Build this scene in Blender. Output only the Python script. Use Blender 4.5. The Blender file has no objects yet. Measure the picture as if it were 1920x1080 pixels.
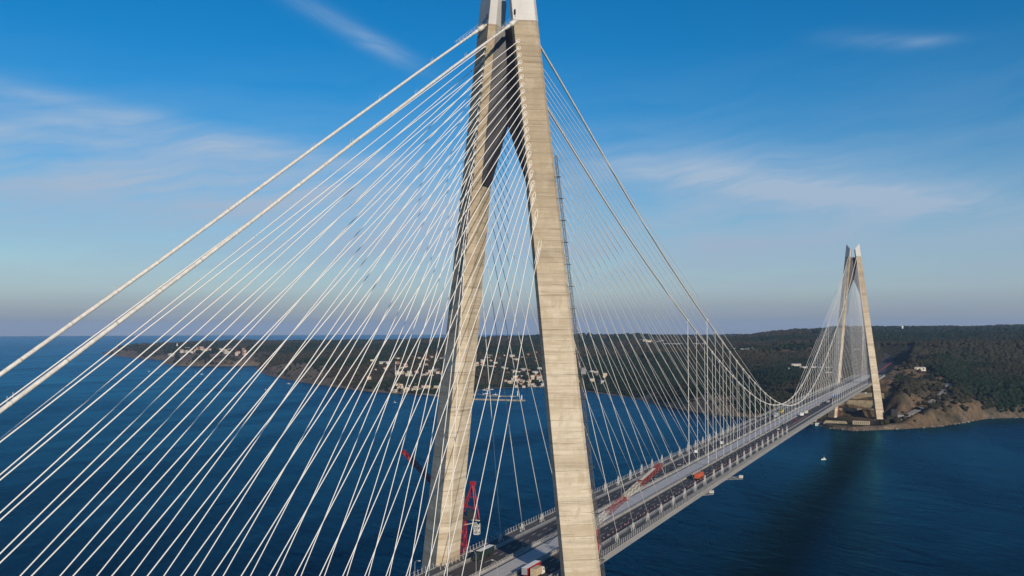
import bpy, math, random
import numpy as np
from mathutils import Vector, Matrix
random.seed(7); RNG = np.random.default_rng(11)
R = math.radians
S = bpy.context.scene
COL = S.collection
L = 1408.0

# ------------------------------------------------------------------ camera
CAM = np.array([-343.63, -168.80, 167.2]); YAW, PIT, ROL, FPX = R(25.907), R(2.494), R(-0.082), 1723.9
_fw = np.array([math.cos(PIT)*math.cos(YAW), math.cos(PIT)*math.sin(YAW), math.sin(PIT)])
_rt = np.array([math.sin(YAW), -math.cos(YAW), 0.0]); _up = np.cross(_rt, _fw)
_r2 = math.cos(ROL)*_rt + math.sin(ROL)*_up; _u2 = -math.sin(ROL)*_rt + math.cos(ROL)*_up
cd = bpy.data.cameras.new('camera'); cam = bpy.data.objects.new('camera', cd); COL.objects.link(cam)
cd.sensor_width = 36.0; cd.lens = 36.0*FPX/1920.0; cd.clip_start = 1.0; cd.clip_end = 80000.0
m = Matrix(((_r2[0], _u2[0], -_fw[0], CAM[0]), (_r2[1], _u2[1], -_fw[1], CAM[1]), (_r2[2], _u2[2], -_fw[2], CAM[2]), (0, 0, 0, 1)))
cam.matrix_world = m
S.camera = cam
S.view_settings.view_transform = 'Standard'; S.view_settings.look = 'None'
S.view_settings.exposure = 0.0; S.view_settings.gamma = 1.0
try:
    S.cycles.max_bounces = 5; S.cycles.diffuse_bounces = 2; S.cycles.glossy_bounces = 2
    S.cycles.transmission_bounces = 2; S.cycles.volume_bounces = 0; S.cycles.use_adaptive_sampling = True
    S.cycles.adaptive_threshold = 0.015
    S.render.film_transparent = False
except Exception: pass

# ------------------------------------------------------------------ helpers
def tag(o, label=None, cat=None, group=None, kind=None):
    if label: o['label'] = label
    if cat: o['category'] = cat
    if group: o['group'] = group
    if kind: o['kind'] = kind
    return o
def empty(name, loc=(0, 0, 0), rz=0.0, label=None, cat=None, group=None, parent=None):
    o = bpy.data.objects.new(name, None); COL.objects.link(o)
    o.location = loc; o.rotation_euler = (0, 0, rz); o.empty_display_size = 1.0
    if parent: o.parent = parent
    return tag(o, label, cat, group)
def kids(o): return [c for c in bpy.data.objects if c.parent == o]
def copy_tree(o, loc=None, rz=None, label=None):
    c = o.copy(); COL.objects.link(c)
    if loc is not None: c.location = loc
    if rz is not None: c.rotation_euler = (0, 0, rz)
    if label: c['label'] = label
    for ch in list(o.children):
        d = ch.copy(); COL.objects.link(d); d.parent = c
        for g in list(ch.children):
            e = g.copy(); COL.objects.link(e); e.parent = d
    return c

class MB:
    """collects shapes into one mesh"""
    def __init__(s): s.v = []; s.f = []; s.mi = []; s.m = 0
    def add(s, vs, fs):
        b = len(s.v); s.v.extend([tuple(map(float, p)) for p in vs])
        for f in fs: s.f.append(tuple(b+i for i in f)); s.mi.append(s.m)
        return s
    def box(s, c, d, rz=0.0, taper=1.0):
        cx, cy, cz = c; x, y, z = d[0]/2, d[1]/2, d[2]/2; co, si = math.cos(rz), math.sin(rz)
        vs = []
        for k, sz in enumerate((-z, z)):
            t = taper if k else 1.0
            for sx, sy in ((-x, -y), (x, -y), (x, y), (-x, y)):
                vs.append((cx+(sx*co-sy*si)*t, cy+(sx*si+sy*co)*t, cz+sz))
        return s.add(vs, [(3, 2, 1, 0), (4, 5, 6, 7), (0, 1, 5, 4), (1, 2, 6, 5), (2, 3, 7, 6), (3, 0, 4, 7)])
    def tube(s, p0, p1, r, n=6, r1=None, cap=True):
        p0 = Vector(p0); p1 = Vector(p1); d = (p1-p0)
        if d.length < 1e-6: return s
        d.normalize(); a = d.orthogonal().normalized(); b = d.cross(a); r1 = r if r1 is None else r1
        vs = [p0+(a*math.cos(2*math.pi*i/n)+b*math.sin(2*math.pi*i/n))*r for i in range(n)] + \
             [p1+(a*math.cos(2*math.pi*i/n)+b*math.sin(2*math.pi*i/n))*r1 for i in range(n)]
        fs = [(i, (i+1) % n, n+(i+1) % n, n+i) for i in range(n)]
        if cap: fs += [tuple(range(n-1, -1, -1)), tuple(range(n, 2*n))]
        return s.add(vs, fs)
    def path(s, pts, r, n=8):
        pts = [Vector(p) for p in pts]; rings = []
        for i, p in enumerate(pts):
            d = (pts[min(i+1, len(pts)-1)]-pts[max(i-1, 0)]).normalized()
            a = d.cross(Vector((0, 0, 1)));
            if a.length < 1e-4: a = d.orthogonal()
            a.normalize(); b = d.cross(a)
            rings += [p+(a*math.cos(2*math.pi*k/n)+b*math.sin(2*math.pi*k/n))*r for k in range(n)]
        fs = []
        for i in range(len(pts)-1):
            for k in range(n): fs.append((i*n+k, i*n+(k+1) % n, (i+1)*n+(k+1) % n, (i+1)*n+k))
        fs += [tuple(range(n-1, -1, -1)), tuple(range((len(pts)-1)*n, len(pts)*n))]
        return s.add(rings, fs)
    def loft(s, secs, closed=True, cap=True):
        n = len(secs[0]); vs = [p for sec in secs for p in sec]; fs = []
        for i in range(len(secs)-1):
            for k in range(n if closed else n-1): fs.append((i*n+k, i*n+(k+1) % n, (i+1)*n+(k+1) % n, (i+1)*n+k))
        if cap and closed: fs += [tuple(range(n-1, -1, -1)), tuple(range((len(secs)-1)*n, len(secs)*n))]
        return s.add(vs, fs)
    def build(s, name, mats, parent=None, origin=(0, 0, 0), smooth=False, fix=True):
        me = bpy.data.meshes.new(name)
        ox, oy, oz = origin
        me.from_pydata([(x-ox, y-oy, z-oz) for x, y, z in s.v], [], s.f)
        for mm in (mats if isinstance(mats, (list, tuple)) else [mats]): me.materials.append(mm)
        if len(me.materials) > 1: me.polygons.foreach_set('material_index', s.mi)
        if fix:
            import bmesh
            bm = bmesh.new(); bm.from_mesh(me); bmesh.ops.recalc_face_normals(bm, faces=bm.faces); bm.to_mesh(me); bm.free()
        if smooth: me.polygons.foreach_set('use_smooth', [True]*len(me.polygons))
        me.update()
        o = bpy.data.objects.new(name, me); COL.objects.link(o)
        if parent: o.parent = parent
        elif origin != (0, 0, 0): o.location = origin
        return o

# ------------------------------------------------------------------ materials
def newmat(name):
    mt = bpy.data.materials.new(name); mt.use_nodes = True
    nt = mt.node_tree; b = nt.nodes['Principled BSDF']
    return mt, nt, b
def N(nt, typ, **kw):
    n = nt.nodes.new(typ)
    for k, v in kw.items():
        if hasattr(n, k): setattr(n, k, v)
        else: n.inputs[k.replace('_', ' ')].default_value = v
    return n
def lk(nt, a, b): nt.links.new(a, b)
def rgba(c): return (c[0], c[1], c[2], 1.0)
def mathn(nt, op, a, b=None, c=None, clamp=False):
    n = nt.nodes.new('ShaderNodeMath'); n.operation = op; n.use_clamp = clamp
    for i, x in enumerate((a, b, c)):
        if x is None: continue
        if isinstance(x, (int, float)): n.inputs[i].default_value = x
        else: lk(nt, x, n.inputs[i])
    return n.outputs[0]
def mixc(nt, f, a, b, blend='MIX'):
    n = nt.nodes.new('ShaderNodeMix'); n.data_type = 'RGBA'; n.blend_type = blend
    for sock, x in ((n.inputs[0], f), (n.inputs[6], a), (n.inputs[7], b)):
        if isinstance(x, (int, float)): sock.default_value = x
        elif isinstance(x, tuple): sock.default_value = rgba(x)
        else: lk(nt, x, sock)
    return n.outputs[2]
def noise(nt, vec, scale, detail=4.0, rough=0.55, dist=0.0, dim='3D'):
    n = nt.nodes.new('ShaderNodeTexNoise'); n.noise_dimensions = dim
    n.inputs['Scale'].default_value = scale; n.inputs['Detail'].default_value = detail
    n.inputs['Roughness'].default_value = rough; n.inputs['Distortion'].default_value = dist
    if vec is not None: lk(nt, vec, n.inputs['Vector'])
    return n.outputs['Fac']
def ramp(nt, f, lo, hi, a=0.0, b=1.0):
    n = nt.nodes.new('ShaderNodeMapRange'); n.clamp = True
    n.inputs[1].default_value = lo; n.inputs[2].default_value = hi; n.inputs[3].default_value = a; n.inputs[4].default_value = b
    lk(nt, f, n.inputs[0]); return n.outputs[0]
def pos(nt): return nt.nodes.new('ShaderNodeNewGeometry').outputs['Position']
def scalev(nt, v, sc):
    n = nt.nodes.new('ShaderNodeVectorMath'); n.operation = 'MULTIPLY'; n.inputs[1].default_value = sc
    lk(nt, v, n.inputs[0]); return n.outputs[0]

def simple(name, col, rough=0.6, metal=0.0, var=0.12, scale=0.6, coord='Object', bump=0.0):
    """plain surface with a little mottling and wear"""
    mt, nt, b = newmat(name)
    v = nt.nodes.new('ShaderNodeTexCoord').outputs[coord]
    f = noise(nt, v, scale, 5.0, 0.6)
    c = mixc(nt, ramp(nt, f, 0.3, 0.7), tuple(x*(1-var) for x in col), tuple(min(1, x*(1+var)) for x in col))
    lk(nt, c, b.inputs['Base Color']); b.inputs['Roughness'].default_value = rough; b.inputs['Metallic'].default_value = metal
    if bump:
        bp = nt.nodes.new('ShaderNodeBump'); bp.inputs['Strength'].default_value = bump
        lk(nt, f, bp.inputs['Height']); lk(nt, bp.outputs[0], b.inputs['Normal'])
    return mt

def concrete_tower():
    mt, nt, b = newmat('tower_concrete')
    p = pos(nt); sx = nt.nodes.new('ShaderNodeSeparateXYZ'); lk(nt, p, sx.inputs[0]); z = sx.outputs[2]
    lift = mathn(nt, 'DIVIDE', z, 4.5); fl = mathn(nt, 'FLOOR', lift); fr = mathn(nt, 'FRACT', lift)
    wn = nt.nodes.new('ShaderNodeTexWhiteNoise'); wn.noise_dimensions = '1D'; lk(nt, fl, wn.inputs['W'])
    streak = noise(nt, scalev(nt, p, (0.05, 0.05, 0.55)), 1.0, 6.0, 0.65)
    drip = noise(nt, scalev(nt, p, (0.5, 0.5, 0.02)), 1.0, 5.0, 0.6)
    fine = noise(nt, p, 0.6, 8.0, 0.7)
    hi = ramp(nt, z, 150.0, 225.0)
    base = mixc(nt, hi, (0.62, 0.54, 0.42), (0.41, 0.335, 0.235))
    dark = mixc(nt, hi, (0.40, 0.32, 0.215), (0.31, 0.245, 0.165))
    f1 = mathn(nt, 'MULTIPLY', ramp(nt, streak, 0.44, 0.72), 0.85)
    c = mixc(nt, f1, base, dark)
    c = mixc(nt, mathn(nt, 'MULTIPLY', mathn(nt, 'POWER', wn.outputs[0], 2.2), 0.75), c, dark)
    c = mixc(nt, ramp(nt, drip, 0.55, 0.75, 0.0, 0.35), c, dark)
    joint = mathn(nt, 'LESS_THAN', fr, 0.055)
    jn = ramp(nt, noise(nt, scalev(nt, p, (0.12, 0.12, 0.3)), 1.0, 3.0), 0.36, 0.6)
    c = mixc(nt, mathn(nt, 'MULTIPLY', mathn(nt, 'MULTIPLY', joint, jn), 0.72), c, (0.13, 0.105, 0.07))
    jl = mathn(nt, 'MULTIPLY', mathn(nt, 'GREATER_THAN', fr, 0.82), ramp(nt, noise(nt, scalev(nt, p, (0.18, 0.18, 0.2)), 1.0, 4.0), 0.5, 0.7, 0.0, 0.45))
    c = mixc(nt, jl, c, dark)
    c = mixc(nt, ramp(nt, fine, 0.35, 0.75, 0.0, 0.25), c, dark)
    blot = noise(nt, scalev(nt, p, (0.22, 0.22, 0.16)), 1.0, 7.0, 0.7)
    c = mixc(nt, ramp(nt, blot, 0.50, 0.70, 0.0, 0.75), c, dark)
    band = noise(nt, scalev(nt, p, (0.004, 0.004, 0.16)), 1.0, 5.0, 0.75)
    c = mixc(nt, ramp(nt, band, 0.52, 0.68, 0.0, 0.75), c, mixc(nt, hi, (0.30, 0.245, 0.175), (0.25, 0.205, 0.14)))
    hair = noise(nt, scalev(nt, p, (0.03, 0.03, 1.6)), 1.0, 4.0, 0.7)
    c = mixc(nt, mathn(nt, 'MULTIPLY', ramp(nt, hair, 0.55, 0.66), ramp(nt, band, 0.42, 0.6, 0.18, 0.85)), c, (0.16, 0.125, 0.085))
    pale = ramp(nt, noise(nt, scalev(nt, p, (0.08, 0.08, 0.12)), 1.0, 3.0), 0.58, 0.72, 0.0, 0.3)
    c = mixc(nt, pale, c, (0.58, 0.52, 0.42))
    cellv = scalev(nt, p, (0.42, 0.42, 0.222))
    wv2 = nt.nodes.new('ShaderNodeTexVoronoi'); wv2.distance = 'CHEBYCHEV'; wv2.inputs['Scale'].default_value = 1.0; lk(nt, cellv, wv2.inputs['Vector'])
    sc_ = nt.nodes.new('ShaderNodeSeparateColor'); lk(nt, wv2.outputs['Color'], sc_.inputs[0])
    c = mixc(nt, ramp(nt, sc_.outputs[0], 0.80, 0.95, 0.0, 0.42), c, dark)
    c = mixc(nt, ramp(nt, sc_.outputs[1], 0.88, 0.97, 0.0, 0.16), c, (0.60, 0.55, 0.46))
    # tie-hole dots on a grid and white patch marks
    vo = nt.nodes.new('ShaderNodeTexVoronoi'); vo.inputs['Scale'].default_value = 0.55; lk(nt, p, vo.inputs['Vector'])
    dots = mathn(nt, 'MULTIPLY', mathn(nt, 'LESS_THAN', vo.outputs['Distance'], 0.11), ramp(nt, noise(nt, p, 0.07, 2.0), 0.5, 0.6))
    c = mixc(nt, mathn(nt, 'MULTIPLY', dots, 0.6), c, (0.12, 0.1, 0.08))
    lk(nt, c, b.inputs['Base Color']); b.inputs['Roughness'].default_value = 0.88
    bp = nt.nodes.new('ShaderNodeBump'); bp.inputs['Strength'].default_value = 0.25; bp.inputs['Distance'].default_value = 0.15
    lk(nt, mathn(nt, 'SUBTRACT', fine, mathn(nt, 'MULTIPLY', joint, 0.6)), bp.inputs['Height']); lk(nt, bp.outputs[0], b.inputs['Normal'])
    return mt

def steel_panel(name, col, px=3.0, pz=4.5, dark=0.8):
    mt, nt, b = newmat(name)
    p = pos(nt); sx = nt.nodes.new('ShaderNodeSeparateXYZ'); lk(nt, p, sx.inputs[0])
    fz = mathn(nt, 'FRACT', mathn(nt, 'DIVIDE', sx.outputs[2], pz)); fy = mathn(nt, 'FRACT', mathn(nt, 'DIVIDE', mathn(nt, 'ADD', sx.outputs[1], 1.3), px))
    seam = mathn(nt, 'MAXIMUM', mathn(nt, 'LESS_THAN', fz, 0.03), mathn(nt, 'LESS_THAN', fy, 0.03))
    f = noise(nt, scalev(nt, p, (0.3, 0.3, 0.12)), 1.0, 5.0)
    c = mixc(nt, ramp(nt, f, 0.3, 0.7), tuple(x*0.88 for x in col), tuple(min(1, x*1.08) for x in col))
    c = mixc(nt, mathn(nt, 'MULTIPLY', seam, 0.5), c, tuple(x*dark for x in col))
    lk(nt, c, b.inputs['Base Color']); b.inputs['Roughness'].default_value = 0.5
    return mt

def asphalt():
    mt, nt, b = newmat('asphalt')
    p = pos(nt)
    f = noise(nt, p, 2.5, 6.0, 0.7); g = noise(nt, scalev(nt, p, (0.01, 0.9, 1)), 1.0, 4.0)
    c = mixc(nt, f, (0.030, 0.028, 0.030), (0.052, 0.047, 0.048))
    c = mixc(nt, ramp(nt, g, 0.4, 0.7, 0.0, 0.5), c, (0.024, 0.023, 0.025))
    lk(nt, c, b.inputs['Base Color']); b.inputs['Roughness'].default_value = 0.85
    return mt

def deck_concrete():
    mt, nt, b = newmat('deck_slab')
    p = pos(nt); sx = nt.nodes.new('ShaderNodeSeparateXYZ'); lk(nt, p, sx.inputs[0])
    f = noise(nt, scalev(nt, p, (0.08, 0.5, 1)), 1.0, 5.0); g = noise(nt, p, 0.5, 6.0, 0.7)
    c = mixc(nt, ramp(nt, f, 0.3, 0.7), (0.40, 0.395, 0.395), (0.48, 0.47, 0.465))
    c = mixc(nt, ramp(nt, g, 0.5, 0.75, 0, 0.4), c, (0.24, 0.235, 0.23))
    fx = mathn(nt, 'FRACT', mathn(nt, 'DIVIDE', sx.outputs[0], 12.0))
    c = mixc(nt, mathn(nt, 'MULTIPLY', mathn(nt, 'LESS_THAN', fx, 0.02), 0.5), c, (0.13, 0.13, 0.13))
    lk(nt, c, b.inputs['Base Color']); b.inputs['Roughness'].default_value = 0.8
    return mt

def girder_steel():
    mt, nt, b = newmat('girder_steel')
    p = pos(nt); sx = nt.nodes.new('ShaderNodeSeparateXYZ'); lk(nt, p, sx.inputs[0])
    f = noise(nt, scalev(nt, p, (0.05, 0.3, 0.6)), 1.0, 6.0, 0.65)
    c = mixc(nt, ramp(nt, f, 0.3, 0.75), (0.27, 0.255, 0.235), (0.19, 0.175, 0.155))
    fx = mathn(nt, 'FRACT', mathn(nt, 'DIVIDE', sx.outputs[0], 23.4))
    c = mixc(nt, mathn(nt, 'MULTIPLY', mathn(nt, 'LESS_THAN', fx, 0.02), 0.5), c, (0.12, 0.115, 0.11))
    lk(nt, c, b.inputs['Base Color']); b.inputs['Roughness'].default_value = 0.6
    return mt

M = dict(
    concrete=concrete_tower(),
    spire=steel_panel('spire_steel', (0.44, 0.43, 0.415)),
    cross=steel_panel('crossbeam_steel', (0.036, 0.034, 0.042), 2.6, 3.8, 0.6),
    asphalt=asphalt(), slab=deck_concrete(), girder=girder_steel(),
    walk=simple('walkway_surface', (0.075, 0.073, 0.072), 0.85, var=0.2, scale=0.3),
    paint=simple('road_paint', (0.62, 0.61, 0.58), 0.6, var=0.25, scale=1.5),
    yellow=simple('edge_paint', (0.50, 0.43, 0.27), 0.6, var=0.2, scale=0.3),
    cable=simple('cable_sheath', (0.76, 0.73, 0.68), 0.55, var=0.06, scale=0.05),
    maincable=simple('main_cable_wrap', (0.62, 0.59, 0.53), 0.6, var=0.2, scale=0.9),
    hanger=simple('hanger_rope', (0.62, 0.60, 0.56), 0.55, var=0.1),
    rail=simple('railing_steel', (0.33, 0.33, 0.32), 0.5, var=0.15),
    barrier=simple('barrier_concrete', (0.31, 0.30, 0.28), 0.85, var=0.2, scale=0.25),
    darksteel=simple('dark_steel', (0.035, 0.036, 0.04), 0.6, var=0.2),
    galv=simple('galvanised_steel', (0.30, 0.30, 0.31), 0.5, var=0.2),
    mast=simple('mast_steel', (0.085, 0.08, 0.08), 0.6, var=0.2),
    red=simple('red_paint', (0.34, 0.018, 0.028), 0.5, var=0.25, scale=0.4),
    redd=simple('dull_red_paint', (0.24, 0.045, 0.04), 0.6, var=0.3, scale=0.4),
    orange=simple('orange_paint', (0.50, 0.10, 0.035), 0.5, var=0.15),
    white=simple('white_paint', (0.76, 0.75, 0.72), 0.5, var=0.06),
    cream=simple('cream_paint', (0.58, 0.54, 0.44), 0.6, var=0.12),
    tan=simple('tan_tarpaulin', (0.46, 0.36, 0.24), 0.8, var=0.12),
    grey=simple('grey_paint', (0.30, 0.31, 0.33), 0.5, var=0.1),
    yel=simple('yellow_paint', (0.62, 0.50, 0.04), 0.5),
    green=simple('dark_green_paint', (0.018, 0.035, 0.03), 0.4, var=0.2),
    blue=simple('blue_paint', (0.06, 0.12, 0.30), 0.5),
    rubber=simple('rubber', (0.02, 0.02, 0.02), 0.8),
    glass=simple('dark_glass', (0.02, 0.025, 0.03), 0.12, var=0.0),
    wall_w=simple('house_wall_white', (0.52, 0.48, 0.41), 0.85, var=0.15, scale=0.08),
    wall_p=simple('house_wall_pink', (0.56, 0.43, 0.35), 0.85, var=0.15, scale=0.08),
    wall_y=simple('house_wall_ochre', (0.58, 0.48, 0.33), 0.85, var=0.15, scale=0.08),
    roof=simple('roof_tiles', (0.33, 0.15, 0.09), 0.9, var=0.25, scale=0.15),
    roofg=simple('roof_grey', (0.36, 0.34, 0.33), 0.9, var=0.2, scale=0.15),
    shade=simple('window_dark', (0.05, 0.055, 0.06), 0.3),
    rock=simple('rubble_rock', (0.26, 0.22, 0.17), 0.95, var=0.4, scale=0.15, bump=0.6),
    sitewall=simple('shotcrete', (0.33, 0.28, 0.19), 0.95, var=0.35, scale=0.12, bump=0.4),
    track=simple('gravel_track', (0.30, 0.27, 0.235), 0.95, var=0.25, scale=0.08),
    foam=simple('wake_foam', (0.55, 0.58, 0.6), 0.6),
)

# ------------------------------------------------------------------ light and sky
SUN_EL, SUN_OFF = R(20.5), R(51.0)       # the sun stands behind the camera, over its right shoulder
sdir = Vector((-math.cos(SUN_OFF)*math.cos(SUN_EL), -math.sin(SUN_OFF)*math.cos(SUN_EL), math.sin(SUN_EL)))
ld = bpy.data.lights.new('sun', 'SUN'); ld.energy = 4.4; ld.angle = R(0.5); ld.color = (1.0, 0.86, 0.68)
sun = bpy.data.objects.new('sun', ld); COL.objects.link(sun); sun.location = (-500, -500, 800)
sun.rotation_euler = sdir.to_track_quat('Z', 'Y').to_euler()

def make_world():
    w = bpy.data.worlds.new('World'); S.world = w; w.use_nodes = True
    nt = w.node_tree; bg = nt.nodes['Background']
    sky = nt.nodes.new('ShaderNodeTexSky'); sky.sky_type = 'NISHITA'; sky.sun_disc = False
    sky.sun_elevation = SUN_EL; sky.sun_rotation = math.atan2(sdir.x, sdir.y)
    sky.altitude = 150.0; sky.air_density = 1.0; sky.dust_density = 0.25; sky.ozone_density = 3.5
    tc = nt.nodes.new('ShaderNodeTexCoord'); d = tc.outputs['Generated']
    sx = nt.nodes.new('ShaderNodeSeparateXYZ'); lk(nt, d, sx.inputs[0])
    x, y, z = sx.outputs
    hs = nt.nodes.new('ShaderNodeHueSaturation'); hs.inputs['Saturation'].default_value = SKY_SAT; hs.inputs['Value'].default_value = SKY_VAL
    hs.inputs['Hue'].default_value = SKY_HUE
    lk(nt, sky.outputs[0], hs.inputs['Color'])
    az = mathn(nt, 'MULTIPLY', mathn(nt, 'ARCTAN2', y, x), 57.2958)     # degrees, 0 along the bridge, + to the left
    el = mathn(nt, 'MULTIPLY', mathn(nt, 'ARCSINE', z), 57.2958)
    zc = mathn(nt, 'MAXIMUM', z, 0.03)
    cv = nt.nodes.new('ShaderNodeCombineXYZ'); lk(nt, mathn(nt, 'DIVIDE', x, zc), cv.inputs[0]); lk(nt, mathn(nt, 'DIVIDE', y, zc), cv.inputs[1])
    ca = nt.nodes.new('ShaderNodeCombineXYZ'); lk(nt, az, ca.inputs[0]); lk(nt, el, ca.inputs[1])
    wv = nt.nodes.new('ShaderNodeVectorMath'); wv.operation = 'ADD'
    nw = nt.nodes.new('ShaderNodeTexNoise'); nw.inputs['Scale'].default_value = 0.12; nw.inputs['Detail'].default_value = 3; lk(nt, ca.outputs[0], nw.inputs['Vector'])
    lk(nt, ca.outputs[0], wv.inputs[0]); lk(nt, scalev(nt, nw.outputs['Color'], (3.0, 3.0, 0)), wv.inputs[1])
    def streaks(tilt, sa, se, seed):
        mp = nt.nodes.new('ShaderNodeMapping'); mp.inputs['Rotation'].default_value = (0, 0, tilt); mp.inputs['Scale'].default_value = (1, 1, 1); mp.inputs['Location'].default_value = (seed, seed*0.7, 0)
        lk(nt, wv.outputs[0], mp.inputs['Vector'])
        return noise(nt, scalev(nt, mp.outputs[0], (sa, se, 1)), 1.0, 7.0, 0.62)
    st1 = streaks(R(8), 0.07, 0.55, 3.0); st2 = streaks(R(-22), 0.10, 0.7, 9.0)
    def blob(a0, e0, sa, se, tilt):
        da = mathn(nt, 'SUBTRACT', az, a0); de = mathn(nt, 'SUBTRACT', el, e0); c, s_ = math.cos(tilt), math.sin(tilt)
        u = mathn(nt, 'ADD', mathn(nt, 'MULTIPLY', da, c/sa), mathn(nt, 'MULTIPLY', de, s_/sa))
        v = mathn(nt, 'ADD', mathn(nt, 'MULTIPLY', da, -s_/se), mathn(nt, 'MULTIPLY', de, c/se))
        q = mathn(nt, 'ADD', mathn(nt, 'MULTIPLY', u, u), mathn(nt, 'MULTIPLY', v, v))
        return mathn(nt, 'EXPONENT', mathn(nt, 'MULTIPLY', q, -1.0))
    dens = None
    for (a0, e0, sa, se, tilt, amp, st) in CLOUDS:
        k = mathn(nt, 'MULTIPLY', blob(a0, e0, sa, se, tilt), mathn(nt, 'MULTIPLY', ramp(nt, (st1, st2)[st], 0.24, 0.78), amp))
        dens = k if dens is None else mathn(nt, 'ADD', dens, k)
    veil = mathn(nt, 'MULTIPLY', mathn(nt, 'MULTIPLY', ramp(nt, el, 17.0, 4.0), ramp(nt, st1, 0.25, 0.75)), 0.42)
    dens = mathn(nt, 'ADD', dens, veil, clamp=True)
    c = mixc(nt, dens, hs.outputs[0], CLOUD_COL)
    # the murky layer of air lying over the sea
    murk = mathn(nt, 'EXPONENT', mathn(nt, 'MULTIPLY', mathn(nt, 'MAXIMUM', el, 0.0), -1.0/MURK_H))
    c = mixc(nt, mathn(nt, 'MULTIPLY', murk, MURK_A), c, MURK_COL)
    low = ramp(nt, el, 2.3, 0.5, 0.0, 0.75)
    c = mixc(nt, mathn(nt, 'MULTIPLY', low, ramp(nt, noise(nt, scalev(nt, ca.outputs[0], (0.05, 0.8, 1)), 1.0, 3.0), 0.3, 0.6, 0.6, 1.0)), c, LOW_COL)
    lk(nt, c, bg.inputs['Color']); bg.inputs['Strength'].default_value = SKY_STR
    bg.location = (900, 0)
SKY_STR = 0.10; SKY_SAT = 1.5; SKY_VAL = 1.0; SKY_HUE = 0.5
CLOUD_COL = (3.75, 5.1, 6.8); MURK_COL = (3.0, 3.65, 4.6); MURK_H = 5.5; MURK_A = 0.9; LOW_COL = (2.4, 2.8, 3.4)
# azimuth, elevation, half-length, half-height, tilt, strength, streak set
CLOUDS = [
    (36.5, 18.2, 5.0, 0.55, R(25), 0.42, 1), (34.0, 16.9, 2.2, 0.5, R(22), 0.45, 1),
    (4.0, 16.4, 3.0, 0.5, R(8), 0.3, 0), (1.5, 16.0, 1.6, 0.3, R(4), 0.3, 0),
    (50.0, 12.3, 13.0, 0.55, R(7), 0.65, 0), (45.0, 10.9, 13.0, 0.5, R(5), 0.75, 0), (53.0, 10.6, 8.0, 0.4, R(2), 0.7, 0),
    (47.0, 7.6, 18.0, 2.6, R(3), 1.0, 0),
    (9.0, 8.3, 8.5, 0.9, R(9), 1.25, 0), (11.0, 8.9, 11.0, 1.7, R(8), 0.9, 0), (1.0, 7.1, 8.0, 0.7, R(4), 0.7, 0), (15.0, 6.5, 2.5, 1.6, R(40), 0.4, 1),
    (12.0, 4.8, 24.0, 2.2, R(1), 0.8, 0), (48.0, 9.4, 16.0, 2.4, R(5), 0.3, 0), (30.0, 7.0, 12.0, 2.4, R(4), 0.6, 1),
]
make_world()

# ------------------------------------------------------------------ the bridge (one thing)
def zdk(x):                                   # road surface height
    if x < 0 or x > L: return 67.9
    return 67.9 + 2.0*(1-(2*x/L-1)**2)
BR = empty('suspension_bridge', (0, 0, 0), 0, 'long cable stayed suspension bridge with two pale concrete A shaped towers crossing blue water', 'bridge')
Y0, KY, TAU = 36.315, -0.1037, 0.0012
LP = (11.971, 8.090, 3.341, 3.719, 9.805)
ZB, ZC, ZTIP, ZIN = -4.0, 294.5, 317.5, 306.0
def sect(tx, side, z, grow=0.0):
    t = 1-TAU*z; p, q, r, s, h = [k*t for k in LP]; yF = Y0+KY*z
    pts = [(0, h+grow), (p+grow, h-q+grow*.5), (p+grow, -(h-q)-grow*.5), (0, -h-grow), (-r-grow, -(h-s)-grow*.5), (-r-grow, h-s+grow*.5)]
    return [(tx-w, side*(yF+u), z) for u, w in pts]
def facept(tx, side, z, frac, back=False):    # a point on the outer front (or outer back) face of a leg
    t = 1-TAU*z; p, q, r, s, h = [k*t for k in LP]; yF = Y0+KY*z
    u = p*frac; w = h-q*frac
    return Vector((tx-(w if not back else -w), side*(yF+u), z))
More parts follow.
